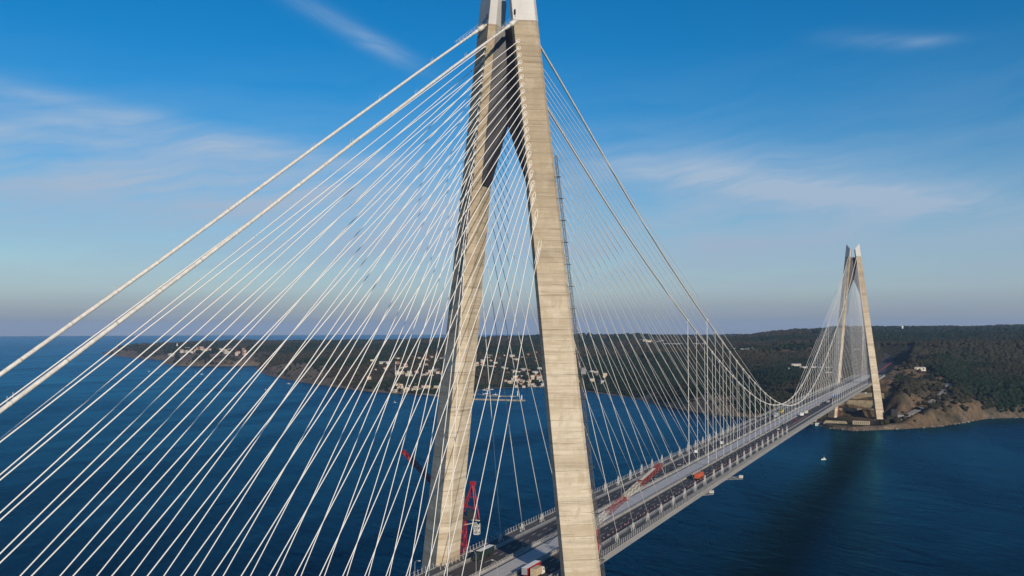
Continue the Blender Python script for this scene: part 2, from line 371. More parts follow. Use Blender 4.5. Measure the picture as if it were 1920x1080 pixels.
def make_tower(tx, zbase, name_lab):
    tw = empty('tower', (tx, 0, zbase), 0, None, None, None, BR)
    o = (tx, 0, zbase)
    for side in (-1, 1):
        g = MB(); zs_ = np.linspace(zbase, ZC, 66)
        g.loft([sect(tx, side, z) for z in zs_])
        g.build('leg', M['concrete'], tw, o)
        # steel cap: the same section carried on and cut off by a plane rising outwards
        g = MB(); ring0 = sect(tx, side, ZC+0.02, 0.12); t = 1-TAU*ZC; p = LP[0]*t; r_ = LP[2]*t
        us = (0, p, p, 0, -r_, -r_); ring1 = []
        for k, u in enumerate(us):
            zt = ZIN+(ZTIP-ZIN)*(u+r_)/(p+r_); ring1.append(sect(tx, side, zt, 0.12)[k])
        ringm = [sect(tx, side, ZC+5.0, 0.12)[k] for k in range(6)]
        g.loft([ring0, ringm, ring1]); g.build('spire', M['spire'], tw, o)
    # crossbeam: folded inwards in plan, bottom edge an inverted V
    g = MB(); zt, za, zl = ZC-1.8, 253.2, 225.5
    def yin(z, grow=0): t = 1-TAU*z; return Y0+KY*z-LP[2]*t+grow
    def xin(z): t = 1-TAU*z; return (LP[4]-LP[3])*t
    XM = 0.9
    for sgn in (-1, 1):        # front (-x) and back (+x) folded faces
        for side in (-1, 1):
            rows = []
            for f in np.linspace(0, 1, 13):
                z1 = zl+(zt-zl)*f; zm = za+(zt-za)*f
                rows.append([(tx+sgn*(xin(z1)-0.05), side*(yin(z1)+0.4), z1), (tx+sgn*XM, 0, zm)])
            g.loft(rows, closed=False)
    for side in (-1, 1):       # soffits and top
        g.add([(tx-xin(zl)+.05, side*(yin(zl)+.4), zl), (tx-XM, 0, za), (tx+XM, 0, za), (tx+xin(zl)-.05, side*(yin(zl)+.4), zl)], [(0, 1, 2, 3)])
        g.add([(tx-xin(zt)+.05, side*(yin(zt)+.4), zt), (tx-XM, 0, zt), (tx+XM, 0, zt), (tx+xin(zt)-.05, side*(yin(zt)+.4), zt)], [(0, 1, 2, 3)])
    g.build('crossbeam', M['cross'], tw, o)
    # service platform on top of the crossbeam: hand-rails and small plant housings
    g = MB()
    for side in (-1, 1):
        for sg in (-1, 1):
            a = Vector((tx+sg*xin(zt)*0.9, side*yin(zt)*0.9, zt)); b = Vector((tx+sg*XM, 0, zt))
            for hgt in (0.6, 1.2): g.tube(a+Vector((0, 0, hgt)), b+Vector((0, 0, hgt)), 0.05, 4)
            for f in (0.0, 0.33, 0.66, 1.0): q = a.lerp(b, f); g.tube(q, q+Vector((0, 0, 1.2)), 0.05, 4)
    g.box((tx-0.4, 1.6, zt+0.75), (1.2, 1.4, 1.5)); g.box((tx-0.8, -0.6, zt+0.5), (0.9, 0.9, 1.0))
    g.build('platform_railing', M['galv'], tw, o)
    return tw
TN = make_tower(0.0, ZB, 'near'); TF = make_tower(L, 2.0, 'far')

# ---- deck
DK = empty('deck', (0, 0, 68), 0, None, None, None, BR); DO = (0, 0, 68)
def xs_between(a, b, step=20.0):
    n = max(2, int(abs(b-a)/step)+1); return list(np.linspace(a, b, n))
def gsec(x, hw):
    z = zdk(x)
    half = [(hw-1.0, 0.18), (hw, -1.75), (hw-7.2, -4.4), (6.0, -5.4)]
    pts = [(x, -y, z+dz) for y, dz in half] + [(x, y, z+dz) for y, dz in reversed(half)]
    return pts
XA, XB = -378.0, L+312.0
g = MB()
for a, b, hw in ((XA, -12, 29.2), (12, L-12, 29.2), (L+12, XB, 29.2)):
    g.loft([gsec(x, hw) for x in xs_between(a, b)])
for tx in (0, L): g.loft([gsec(x, 25.0) for x in (tx-11.99, tx, tx+11.99)])
for f in g.f: pass
g.build('girder', M['girder'], DK, DO)
def strip(mb, y0, y1, dz, x0=XA, x1=XB, h=0.0, step=20.0):
    """a flat strip (h = 0) or a low wall (h > 0) following the deck"""
    xs = xs_between(x0, x1, step)
    if h == 0: mb.loft([[(x, y0, zdk(x)+dz), (x, y1, zdk(x)+dz)] for x in xs], closed=False)
    else: mb.loft([[(x, y0, zdk(x)+dz), (x, y1, zdk(x)+dz), (x, y1, zdk(x)+dz+h), (x, y0, zdk(x)+dz+h)] for x in xs])
RY0, RY1 = 7.4, 20.4
for side in (-1, 1):
    g = MB(); strip(g, side*RY0, side*RY1, 0.24); g.build('roadway', M['asphalt'], DK, DO)
    g = MB()
    for ly in (10.45, 13.5, 16.55):
        x = XA+5
        while x < XB:
            g.add([(x, side*(ly-.11), zdk(x)+.246), (x+4.5, side*(ly-.11), zdk(x+4.5)+.246), (x+4.5, side*(ly+.11), zdk(x+4.5)+.246), (x, side*(ly+.11), zdk(x)+.246)], [(0, 1, 2, 3)]); x += 13.5
    for ly in (RY0+.45, RY1-.45): strip(g, side*(ly-.1), side*(ly+.1), 0.246)
    g.build('lane_marking', M['paint'], DK, DO)
    g = MB()
    for hz in (.45, .8, 1.1): strip(g, side*(RY1+.3), side*(RY1+.42), 0.19+hz, h=.14)
    x = XA
    while x < XB: g.box((x, side*(RY1+.38), zdk(x)+.78), (.14, .16, 1.15)); x += 2.9 if x < 420 else 8.7
    g.build('crash_barrier', M['rail'], DK, DO)
    g = MB()                                     # slatted crash barrier beside the railway strip
    strip(g, side*(RY0-.55), side*(RY0-.2), 0.19, h=0.75)
    strip(g, side*(RY0-.48), side*(RY0-.3), 1.25, h=0.12); strip(g, side*(RY0-.48), side*(RY0-.3), 1.62, h=0.12)
    x = XA
    while x < XB:
        g.box((x, side*(RY0-.39), zdk(x)+1.25), (.2, .22, 1.1)); x += 2.4 if x < 260 else 6.0
    g.build('crash_barrier', M['barrier'], DK, DO)
    g = MB(); strip(g, side*(RY1+1.2), side*28.0, 0.2); g.build('walkway', M['walk'], DK, DO)
    # outer railing: close-set posts that lean outwards and three rails, stepped in at the towers
    g = MB()
    def ry(x): return 24.6 if (abs(x) < 13 or abs(x-L) < 13) else 27.9
    for a, b in ((XA, -13), (-12.9, 12.9), (13, L-13), (L-12.9, L+12.9), (L+13, XB)):
        yy = side*ry((a+b)/2)
        for hz in (1.0, 2.1): 
            xs = xs_between(a, b); g.path([(x, yy+side*.05*hz, zdk(x)+.2+hz) for x in xs], 0.04, 5)
        n = int((b-a)/2.95)
        for k in range(n+1):
            x = a+(b-a)*k/max(1, n)
            if x > 900 and k % 2: continue
            g.add([(x-.1, yy-.16, zdk(x)+.2), (x+.1, yy-.16, zdk(x)+.2), (x+.1, yy+.16, zdk(x)+.2), (x-.1, yy+.16, zdk(x)+.2),
                   (x-.09, yy+side*.3-.1, zdk(x)+2.75), (x+.09, yy+side*.3-.1, zdk(x)+2.75), (x+.09, yy+side*.3+.1, zdk(x)+2.75), (x-.09, yy+side*.3+.1, zdk(x)+2.75)],
                  [(3, 2, 1, 0), (4, 5, 6, 7), (0, 1, 5, 4), (1, 2, 6, 5), (2, 3, 7, 6), (3, 0, 4, 7)])
    for tx in (0, L):
        for e in (-13, 13): g.path([(tx+e, side*24.6, zdk(tx)+1.65), (tx+e, side*27.9, zdk(tx)+1.65)], .055, 5)
    g.build('railing', M['rail'], DK, DO)
    g = MB(); strip(g, side*2.05, side*2.3, 0.262); g.build('edge_line', M['yellow'], DK, DO)
g = MB(); strip(g, -6.7, 6.7, 0.245); g.build('railway_strip', M['slab'], DK, DO)
g = MB()
for side in (-1, 1): strip(g, side*4.7, side*5.0, 0.25, h=0.35)
g.build('gutter_wall', M['darksteel'], DK, DO)
g = MB()
for side in (-1, 1): strip(g, side*28.25, side*28.62, 0.12, h=0.3)
g.build('edge_beam', M['barrier'], DK, DO)

# ---- stay cables
ZS = [197.7, 211.0, 219.4, 224.8, 229.4, 233.6, 237.6, 241.0, 244.5, 247.8, 251.1, 254.6, 257.7, 260.8, 264.0, 266.9, 270.2, 273.3, 276.4, 279.4, 282.4, 285.3]
def frame_x(i): return 41.5+23.4*i
def frame_h(i): return min(7.0, 3.3+0.36*i)
rest = MB()
count = 0
def add_stay(a, b, rad, sink=None, n=6):
    global count
    d = (b-a).normalized()
    if sink is not None:
        sink.tube(a-d*1.5, b, rad, n); return
    mid = (a+b)/2
    g = MB(); sag = (b-a).length*0.0012
    pts = [a-d*1.5]+[a.lerp(b, f)-Vector((0, 0, sag*4*f*(1-f))) for f in np.linspace(0.02, 1, 9)]
    g.path(pts, rad, n)
    o = g.build('stay_cable', M['cable'], BR, (0, 0, 0), smooth=True)
    g = MB(); g.tube(a-d*2.0, a+d*4.5, 0.24, 8, 0.18)
    tx_ = 0.0 if abs(a.x) < 200 else L; sd_ = 1 if a.y > 0 else -1; bk = 1 if (a.x > tx_) else -1
    n_ = Vector((bk*LP[0], sd_*LP[1], 0.0)).normalized(); n_.z = 0.1
    e1 = d.orthogonal().normalized(); e2 = d.cross(e1); ring = []
    for q in range(15):
        o_2 = e1*math.cos(q*math.pi/7)*.62+e2*math.sin(q*math.pi/7)*.62; dn = d.dot(n_)
        tt = -o_2.dot(n_)/dn if abs(dn) > .04 else 0.0
        ring.append(a+o_2+d*max(-5, min(5, tt))+n_*.08)
    g.path(ring, 0.13, 5)
    g.build('collar', M['cable'], o, smooth=False)
    count += 1
for side in (-1, 1):
    for i, z in enumerate(ZS):
        add_stay(facept(0, side, z, 0.12), Vector((-(40.5+15.1*i), side*6.1, 67.0)), 0.152)
        add_stay(facept(0, side, z, 0.12, True), Vector((frame_x(i), side*24.3, zdk(frame_x(i))+frame_h(i))), 0.145)
for side in (-1, 1):
    for i, z in enumerate(ZS):
        a, b = facept(L, side, z, 0.12), Vector((L-frame_x(i), side*24.3, zdk(frame_x(i))+frame_h(i)))
        if i >= 16: add_stay(a, b, 0.17, None, 5)
        else: add_stay(a, b, 0.17, rest, 4)
        add_stay(facept(L, side, z, 0.12, True), Vector((L+40.5+15.1*i*0.85, side*6.1, 67.5)), 0.15, rest, 4)
tag(rest.build('stay_cable', M['cable'], BR), kind='stuff')
# ---- stay anchor frames on the deck edge
g = MB(); hgt = 1.0
def aframe(x, y, side, h, lean):
    g = MB(); z0 = zdk(x)+.2
    top = Vector((x, y, z0+h))
    for dx in (-1.3*lean, 1.9*lean):
        for dy in (-.4, .4): g.tube((x+dx*1.15, y+dy, z0), top+Vector((0, dy*.7, 0)), 0.13, 4)
        g.tube((x+dx*.5, y-.36, z0+h*.5), (x+dx*.5, y+.36, z0+h*.5), .07, 4)
    g.tube((x-.65*lean, y, z0+h*.5), (x+.95*lean, y, z0+h*.5), .08, 4)
    g.box((x, y, z0+h), (.35, .7, .3))
    return g.build('anchor_frame', M['hanger'], DK, DO)
for side in (-1, 1):
    for i in range(22):
        aframe(frame_x(i), side*24.3, side, frame_h(i)-0.1, 1.0)
        aframe(L-frame_x(i), side*24.3, side, frame_h(i)-0.1, -1.0)

# ---- main suspension cables and hangers
CX = [0, 75, 157, 230, 308, 442, 511, 601, 662, 704]
CZ = [297.0, 264.6, 229.8, 200.4, 172.6, 127.6, 111.2, 91.3, 85.0, 83.2]
_a = np.polyfit(np.array(CX+[L-x for x in CX[:-1]])-704.0, CZ+CZ[:-1], 8)
def cz(x):
    x = min(x, L-x)
    return float(np.interp(x, CX, CZ)) if False else float(np.polyval(_a, x-704.0))
for side in (-1, 1):
    g = MB(); rad = 0.47
    saddle = 293.4
    back = [Vector((-9.0, side*7.3, 292.4)), Vector((-60, side*7.2, 260.4)), Vector((-120, side*7.1, 222.0)), Vector((-180, side*7.0, 183.2)), Vector((-240, side*7.0, 145.5)), Vector((-310, side*7.0, 102.0)), Vector((-376, side*7.0, 66.5))]
    g.path([Vector((0, side*7.3, 297.5))]+back, rad, 10)
    g.path([Vector((x, side*7.0, cz(x))) for x in np.linspace(0, L, 90)], rad, 10)
    fb = [Vector((L, side*7.3, 297.5)), Vector((L+9, side*7.3, 292.4)), Vector((L+180, side*7, 186)), Vector((L+312, side*7, 70))]
    g.path(fb, rad, 8)
    # splay collars at the saddles, cable bands with hand-rope posts
    for a, b in ((back[0], back[1]), ):
        d = (b-a).normalized(); g.tube(a-d*1, a+d*3.6, 1.05, 12); g.tube(a+d*3.6, a+d*9, .78, 10, .6)
        for dy in (-.8, .8):
            g.tube(a+Vector((-1, dy, 1.6)), a+d*26+Vector((0, dy, 1.4)), .05, 4)
            for q in range(0, 27, 3): g.tube(a+d*q+Vector((0, dy, 0)), a+d*q+Vector((0, dy, 1.55)), .045, 4)
    seg = []
    for a, b in zip(back[:-1], back[1:]):
        n = max(1, int((b-a).length/12)); seg += [a.lerp(b, k/n) for k in range(n)]
    for k, q in enumerate(seg):
        d = Vector((-0.85, 0, -0.53)); g.tube(q-d*.35, q+d*.35, 0.505, 10)
        if k % 3 == 1:
            for e in (-.7, .7): g.tube(q+d*e, q+d*e+Vector((0, 0, 1.8)), .04, 4)
    x = 30.0
    while x < L-30:
        q = Vector((x, side*7.0, cz(x))); d = Vector((1, 0, cz(x+1)-cz(x))).normalized(); g.tube(q-d*.4, q+d*.4, .58, 8); x += 24 if x > 300 else 46
    mc = g.build('main_cable', M['maincable'], BR, (0, 0, 0), smooth=True)
    for k in range(34):
        x = 308+24.0*k; h = MB(); rr = 0.24 if k in (0, 33) else 0.135
        if k == 33: x = L-308
        for dx in (-.22, .22): h.tube((x+dx, side*7.0, cz(x)), (x+dx, side*6.9, zdk(x)+.2), rr*.75, 5)
        h.box((x, side*7.0, cz(x)), (1.0, 1.3, 1.5)); h.box((x, side*6.9, zdk(x)+.9), (.8, .6, 1.4))
        h.build('hanger', M['hanger'], mc)

# ------------------------------------------------------------------ sea
def make_sea():
    mt, nt, b = newmat('sea_water')
    p = pos(nt)
    sp = scalev(nt, p, (1, 1, 0))
    mp = nt.nodes.new('ShaderNodeMapping'); mp.inputs['Rotation'].default_value = (0, 0, R(35)); lk(nt, sp, mp.inputs['Vector'])
    w1 = noise(nt, scalev(nt, mp.outputs[0], (0.16, 0.06, 1)), 1.0, 4.0, 0.6, 0.4)
    w2 = noise(nt, scalev(nt, mp.outputs[0], (0.030, 0.012, 1)), 1.0, 3.0, 0.55, 0.6)
    big = noise(nt, scalev(nt, sp, (0.0016, 0.0042, 1)), 1.0, 5.0, 0.6, 1.2)
    slick = noise(nt, scalev(nt, sp, (0.0009, 0.0030, 1)), 1.0, 6.0, 0.65, 2.0)
    c = mixc(nt, ramp(nt, big, 0.32, 0.68), SEA_A, SEA_B)
    nt.nodes.remove(b)
    df = nt.nodes.new('ShaderNodeBsdfDiffuse'); lk(nt, c, df.inputs['Color'])
    gl = nt.nodes.new('ShaderNodeBsdfGlossy'); gl.inputs['Color'].default_value = SEA_TINT
    lk(nt, ramp(nt, slick, 0.35, 0.7, 0.20, 0.34), gl.inputs['Roughness'])
    fr = nt.nodes.new('ShaderNodeFresnel'); fr.inputs['IOR'].default_value = 1.333
    mx = nt.nodes.new('ShaderNodeMixShader'); lk(nt, mathn(nt, 'MULTIPLY', mathn(nt, 'POWER', fr.outputs[0], 1.25), ramp(nt, slick, 0.3, 0.7, SEA_F*1.3, SEA_F*0.7)), mx.inputs[0])
    lk(nt, df.outputs[0], mx.inputs[1]); lk(nt, gl.outputs[0], mx.inputs[2]); lk(nt, mx.outputs[0], nt.nodes['Material Output'].inputs['Surface'])
    hsum = mathn(nt, 'ADD', mathn(nt, 'MULTIPLY', w1, 0.6), mathn(nt, 'MULTIPLY', w2, 1.3))
    bp = nt.nodes.new('ShaderNodeBump'); bp.inputs['Strength'].default_value = 1.0; bp.inputs['Distance'].default_value = 1.0
    lk(nt, hsum, bp.inputs['Height'])
    for q in (df, gl, fr): lk(nt, bp.outputs[0], q.inputs['Normal'])
    g = MB(); na = 96
    rr = [0, 300, 900, 2500, 6000, 12000, 18000, 23500]
    vs = [(0, 0, 0)]; fs = []
    for r in rr[1:]:
        vs += [(CAM[0]+r*math.cos(2*math.pi*k/na), CAM[1]+r*math.sin(2*math.pi*k/na), 0) for k in range(na)]
    vs[0] = (CAM[0], CAM[1], 0)
    for k in range(na): fs.append((0, 1+k, 1+(k+1) % na))
    for j in range(len(rr)-2):
        for k in range(na): fs.append((1+j*na+k, 1+(j+1)*na+k, 1+(j+1)*na+(k+1) % na, 1+j*na+(k+1) % na))
    g.add(vs, fs); o = g.build('sea', mt, fix=False); tag(o, 'deep blue rippled strait opening to the sea horizon', 'water', kind='structure')
SEA_A = (0.0001, 0.0040, 0.0075); SEA_B = (0.0003, 0.0075, 0.0125); SEA_F = 0.6; SEA_TINT = (0.12, 0.62, 0.86, 1.0)
make_sea()

# ------------------------------------------------------------------ land across the strait
SHORE = np.array([(3918, 4899), (3449, 4080), (3300, 3753), (3230, 3560), (2969, 3361), (2715, 2992), (2759, 2751), (2900, 2650), (2750, 2560), (2688, 2512), (2254, 2075), (1960, 1692),
    (1829, 1470), (1699, 1267), (1650, 1134), (1640, 1040), (1660, 960), (1760, 960), (1880, 1010), (1963, 985), (2021, 905), (2010, 800), (1946, 731), (1873, 651), (1770, 532), (1636, 451), (1509, 343), (1439, 271), (1413, 224), (1395, 165),
    (1365, 105), (1325, 62), (1271, 30), (1244, -11), (1279, -49), (1315, -88), (1373, -134), (1470, -175), (1560, -211), (1612, -274), (1700, -420), (1640, -760), (1400, -1300),
    (1000, -2500), (0, -6000), (20000, -12000), (20000, 500), (11000, 1700), (8600, 2300), (7600, 3300), (6700, 4300), (5700, 5000), (4700, 5250)], float)
def shore_dist(X, Y):
    X = np.asarray(X, float); Y = np.asarray(Y, float)
    best = np.full(X.shape, 1e18); ins = np.zeros(X.shape, bool)
    n = len(SHORE)
    for i in range(n):
        ax, ay = SHORE[i]; bx, by = SHORE[(i+1) % n]
        dx, dy = bx-ax, by-ay; t = np.clip(((X-ax)*dx+(Y-ay)*dy)/(dx*dx+dy*dy), 0, 1)
        best = np.minimum(best, (X-ax-t*dx)**2+(Y-ay-t*dy)**2)
        c = ((ay > Y) != (by > Y))
        with np.errstate(divide='ignore', invalid='ignore'):
            xi = ax+(Y-ay)*dx/(dy if dy != 0 else 1e-9)
        ins ^= c & (X < xi)
    return np.where(ins, 1, -1)*np.sqrt(best)
_perm = RNG.permutation(4096); _val = RNG.random(4096)
def vnoise(X, Y, s):
    x = np.asarray(X)/s; y = np.asarray(Y)/s; xi = np.floor(x).astype(int); yi = np.floor(y).astype(int)
    fx = x-xi; fy = y-yi; fx = fx*fx*(3-2*fx); fy = fy*fy*(3-2*fy)
    h = lambda a, b: _val[_perm[(a+_perm[b & 4095]) & 4095]]
    return (h(xi, yi)*(1-fx)+h(xi+1, yi)*fx)*(1-fy)+(h(xi, yi+1)*(1-fx)+h(xi+1, yi+1)*fx)*fy
def fbm(X, Y, s, o=4, g=0.5):
    t = 0; a = 1; n = 0
    for k in range(o): t = t+a*vnoise(X+k*1717.3, Y-k*913.7, s); n += a; a *= g; s *= 0.5
    return t/n
def sm(x, a, b): t = np.clip((x-a)/(b-a), 0, 1); return t*t*(3-2*t)
def gauss(X, Y, cx, cy, rx, ry, rot=0.0):
    c, s = math.cos(rot), math.sin(rot); dx = X-cx; dy = Y-cy
    return np.exp(-(((dx*c+dy*s)/rx)**2+((-dx*s+dy*c)/ry)**2))
def height(X, Y, detail=True):
    X = np.asarray(X, float); Y = np.asarray(Y, float)
    d0 = shore_dist(X, Y)
    d = d0+(fbm(X, Y, 90, 3)-0.5)*34*sm(d0, 0, 25)*(1-gauss(X, Y, 1345, 0, 130, 90))
    far = sm(X, 2600, 5600)
    right = 1-sm(Y, 150, 1250)
    dd = np.maximum(d, 0)
    Hp = 92+right*(14+50*far)-27*sm(Y, 2300, 3600)
    Hp = Hp+14*gauss(X, Y, 4500, 1500, 700, 500)-26*gauss(X, Y, 5200, 1150, 1500, 260, R(12))
    bay0 = np.clip(gauss(X, Y, 1900, 1020, 360, 330)+gauss(X, Y, 1850, 600, 200, 160), 0, 1)
    cliff = 36*(1-np.exp(-dd/45))*(1-bay0)
    h = cliff+(Hp-36)*(1-np.exp(-dd/(820-250*gauss(X, Y, 1900, -500, 700, 500))))
    inland = 1-np.exp(-dd/600)
    h = h*(1+0.55*inland*(fbm(X, Y, 900, 4)-0.5))
    rid = 1-np.abs(2*fbm(X, Y, 620, 4)-1)
    h = h+sm(dd, 60, 500)*(rid-0.72)*62*(1-0.8*far)*(1-0.7*bay0)*(1-0.8*gauss(X, Y, 1700, 0, 420, 130))
    cl = 1-sm(d, 10, 75)                                # sea cliffs with gullies
    bay = np.clip(gauss(X, Y, 1900, 950, 330, 260)*1.3+gauss(X, Y, 1900, 690, 160, 160), 0, 1)
    h = h+(1-bay)*sm(d, 2, 30)*(14*(fbm(X, Y, 170, 3)-0.3))*(1-0.6*sm(d, 100, 400))
    h = h*(1-0.75*bay*(1-sm(d, 0, 160)))
    if detail: h = h+sm(d, 3, 30)*(fbm(X, Y, 42, 4)-0.5)*13*(1-0.5*far)
    # valley behind the bay right of the village, dark ravine left of the bridge
    h = h-34*gauss(X, Y, 1880, 330, 420, 90, R(25))*sm(d, 20, 150)
    cape = np.clip(gauss(X, Y, 1440, -120, 190, 85, R(-25))+gauss(X, Y, 1560, -190, 160, 60, R(-40))+0.7*gauss(X, Y, 1650, -330, 160, 140), 0, 1)
    h = h+cape*sm(d0, 2, 18)*((1-np.abs(2*fbm(X, Y, 46, 4)-1))-0.55)*17+cape*sm(d0, 2, 18)*((1-np.abs(2*fbm(X+77, Y, 19, 3)-1))-0.55)*8
    # bridge landing: a flat quay, benches cut in steps below the deck, level approach behind
    dt = np.abs(Y)
    flat = (1-sm(dt, 52, 78))*(1-sm(X, 1436, 1444))*sm(d0, -1, 8)
    h = h*(1-flat)+6.0*flat
    cor = (1-sm(dt, 40, 62))*sm(X, 1436, 1446)*(1-sm(X, 1735, 1760))
    steps = 6+13*sm(X, 1446, 1450)+13*sm(X, 1474, 1478)+12*sm(X, 1506, 1510)+10*sm(X, 1560, 1568)+9*sm(X, 1640, 1650)
    h = h*(1-cor)+steps*cor
    app = (1-sm(dt, 34, 50))*sm(X, 1715, 1735)*(1-sm(X, 2500, 2700))
    h = h*(1-app)+66.5*app
    pit = gauss(X, Y, 2080, 45, 250, 75, R(8)); pit = np.clip(pit*2.2, 0, 1)
    h = h*(1-pit)+58*pit
    bank = np.clip(gauss(X, Y, 1880, -60, 110, 34)*1.5, 0, 1)
    h = h+bank*20
    rim = gauss(X, Y, 1990, -125, 260, 50, R(4))
    h = h+26*rim
    yard = np.clip(gauss(X, Y, 1985, 185, 120, 70)*1.8, 0, 1)
    h = h*(1-yard)+63*yard
    quarry = np.clip(gauss(X, Y, 4800, 1720, 420, 260)*1.5, 0, 1)
    h = h+quarry*14*fbm(X, Y, 180, 3)
    mound = gauss(X, Y, 1585, -82, 55, 22); h = h+11*mound
    for (ax, ay, az), (bx, by, bz) in zip(RAMP[:-1], RAMP[1:]):
        dx, dy = bx-ax, by-ay; t = np.clip(((X-ax)*dx+(Y-ay)*dy)/(dx*dx+dy*dy), 0, 1); q = np.hypot(X-ax-t*dx, Y-ay-t*dy)
        w = 1-sm(q, 9, 34); h = h*(1-w)+(az+(bz-az)*t)*w
    return np.where(d0 > 0, np.maximum(h, 0.9), np.minimum(d0*0.25, -0.05))
RAMP = [(1330, -62, 7), (1395, -84, 14), (1470, -116, 29), (1560, -136, 41), (1650, -146, 49), (1728, -150, 55)]
def cover(X, Y, H, slope):
    """what grows or lies there: forest share, bare rock share, tan earth share"""
    d = shore_dist(X, Y)
    n = fbm(X, Y, 220, 4); n2 = fbm(X, Y, 70, 3)
    head = np.maximum.reduce([gauss(X, Y, 3750, 4560, 420, 330, R(60)), gauss(X, Y, 3020, 3230, 420, 240, R(60)), 1.1*gauss(X, Y, 2150, 1950, 430, 130, R(52)), 0.9*gauss(X, Y, 1720, 1180, 110, 110), 0.9*gauss(X, Y, 1480, 290, 130, 70, R(45)), 0.5*gauss(X, Y, 1680, -262, 60, 30, R(-50))])
    coast = (1-sm(Y, -222, -185))*(X > 1450)
    rock = np.clip(sm(slope+0.5*(n2-0.5), 0.50, 0.85)*(1-sm(d, 110, 300))*(1-0.85*coast)+(1-sm(d, 4, 13))*(1-0.5*coast)+sm(head+0.7*(n2-0.5), 0.32, 0.62)*(1-sm(d, 60, 330)), 0, 1)
    earth = np.zeros(np.shape(X))
    for cx, cy, rx, ry, rot, a in ((1480, -70, 190, 120, R(20), 1.5), (1470, -150, 150, 60, R(-25), 1.4), (1510, -118, 230, 55, R(-4), 1.3), (1720, -108, 150, 48, R(8), 1.2), (1420, -120, 120, 70, R(30), 1.4), (1600, 0, 210, 75, 0, 1.5), (1900, -45, 200, 75, 0, 1.2), (1800, -92, 110, 45, 0, 1.25), (2080, 50, 260, 110, R(8), 1.3), (1985, 185, 130, 75, 0, 1.1), (2560, 310, 150, 90, 0, 1.0), (2700, 240, 200, 60, 0, .9), (4250, 1560, 420, 170, R(10), 1.25), (4000, 1230, 240, 110, 0, .85), (3400, 870, 160, 40, R(-70), .8),
                                   (3050, 560, 560, 120, R(80), .85), (4800, 1720, 480, 260, 0, 1.2), (4300, 1320, 260, 160, 0, .7), (1460, 190, 60, 90, 0, .7), (1760, 1080, 160, 120, 0, .6), (3650, 900, 90, 330, 0, .6), (3150, 320, 120, 330, R(10), .8)):
        earth = np.maximum(earth, a*gauss(X, Y, cx, cy, rx, ry, rot))
    for cx, cy, rx, ry, a in ((1585, -82, 62, 21, 2.0), (1535, -170, 40, 16, .5), (1480, -176, 30, 10, .6)):
        earth = earth-a*gauss(X, Y, cx, cy, rx, ry)
    yl = -154-(1728-X)*0.30; earth = earth*np.where((X > 1400) & (X < 1900), sm(Y-yl, -14, 4), 1.0)
    earth = np.maximum(earth, 1.2*((Y > -158) & (Y < -96) & (X > 1480) & (X < 1750))*(1-sm(np.abs(X-1615), 95, 135)))
    earth = np.clip((earth-0.45+(n2-0.5)*0.55)*2.4, 0, 1)
    scrub = np.clip((1-sm(d, 220, 650))*sm(Y, 1150, 1320)+(1-sm(d, 120, 360))*sm(Y, 150, 230)*(1-sm(Y, 620, 720)), 0, 1)*sm(n2, 0.25, 0.5)
    return rock, earth, scrub, d

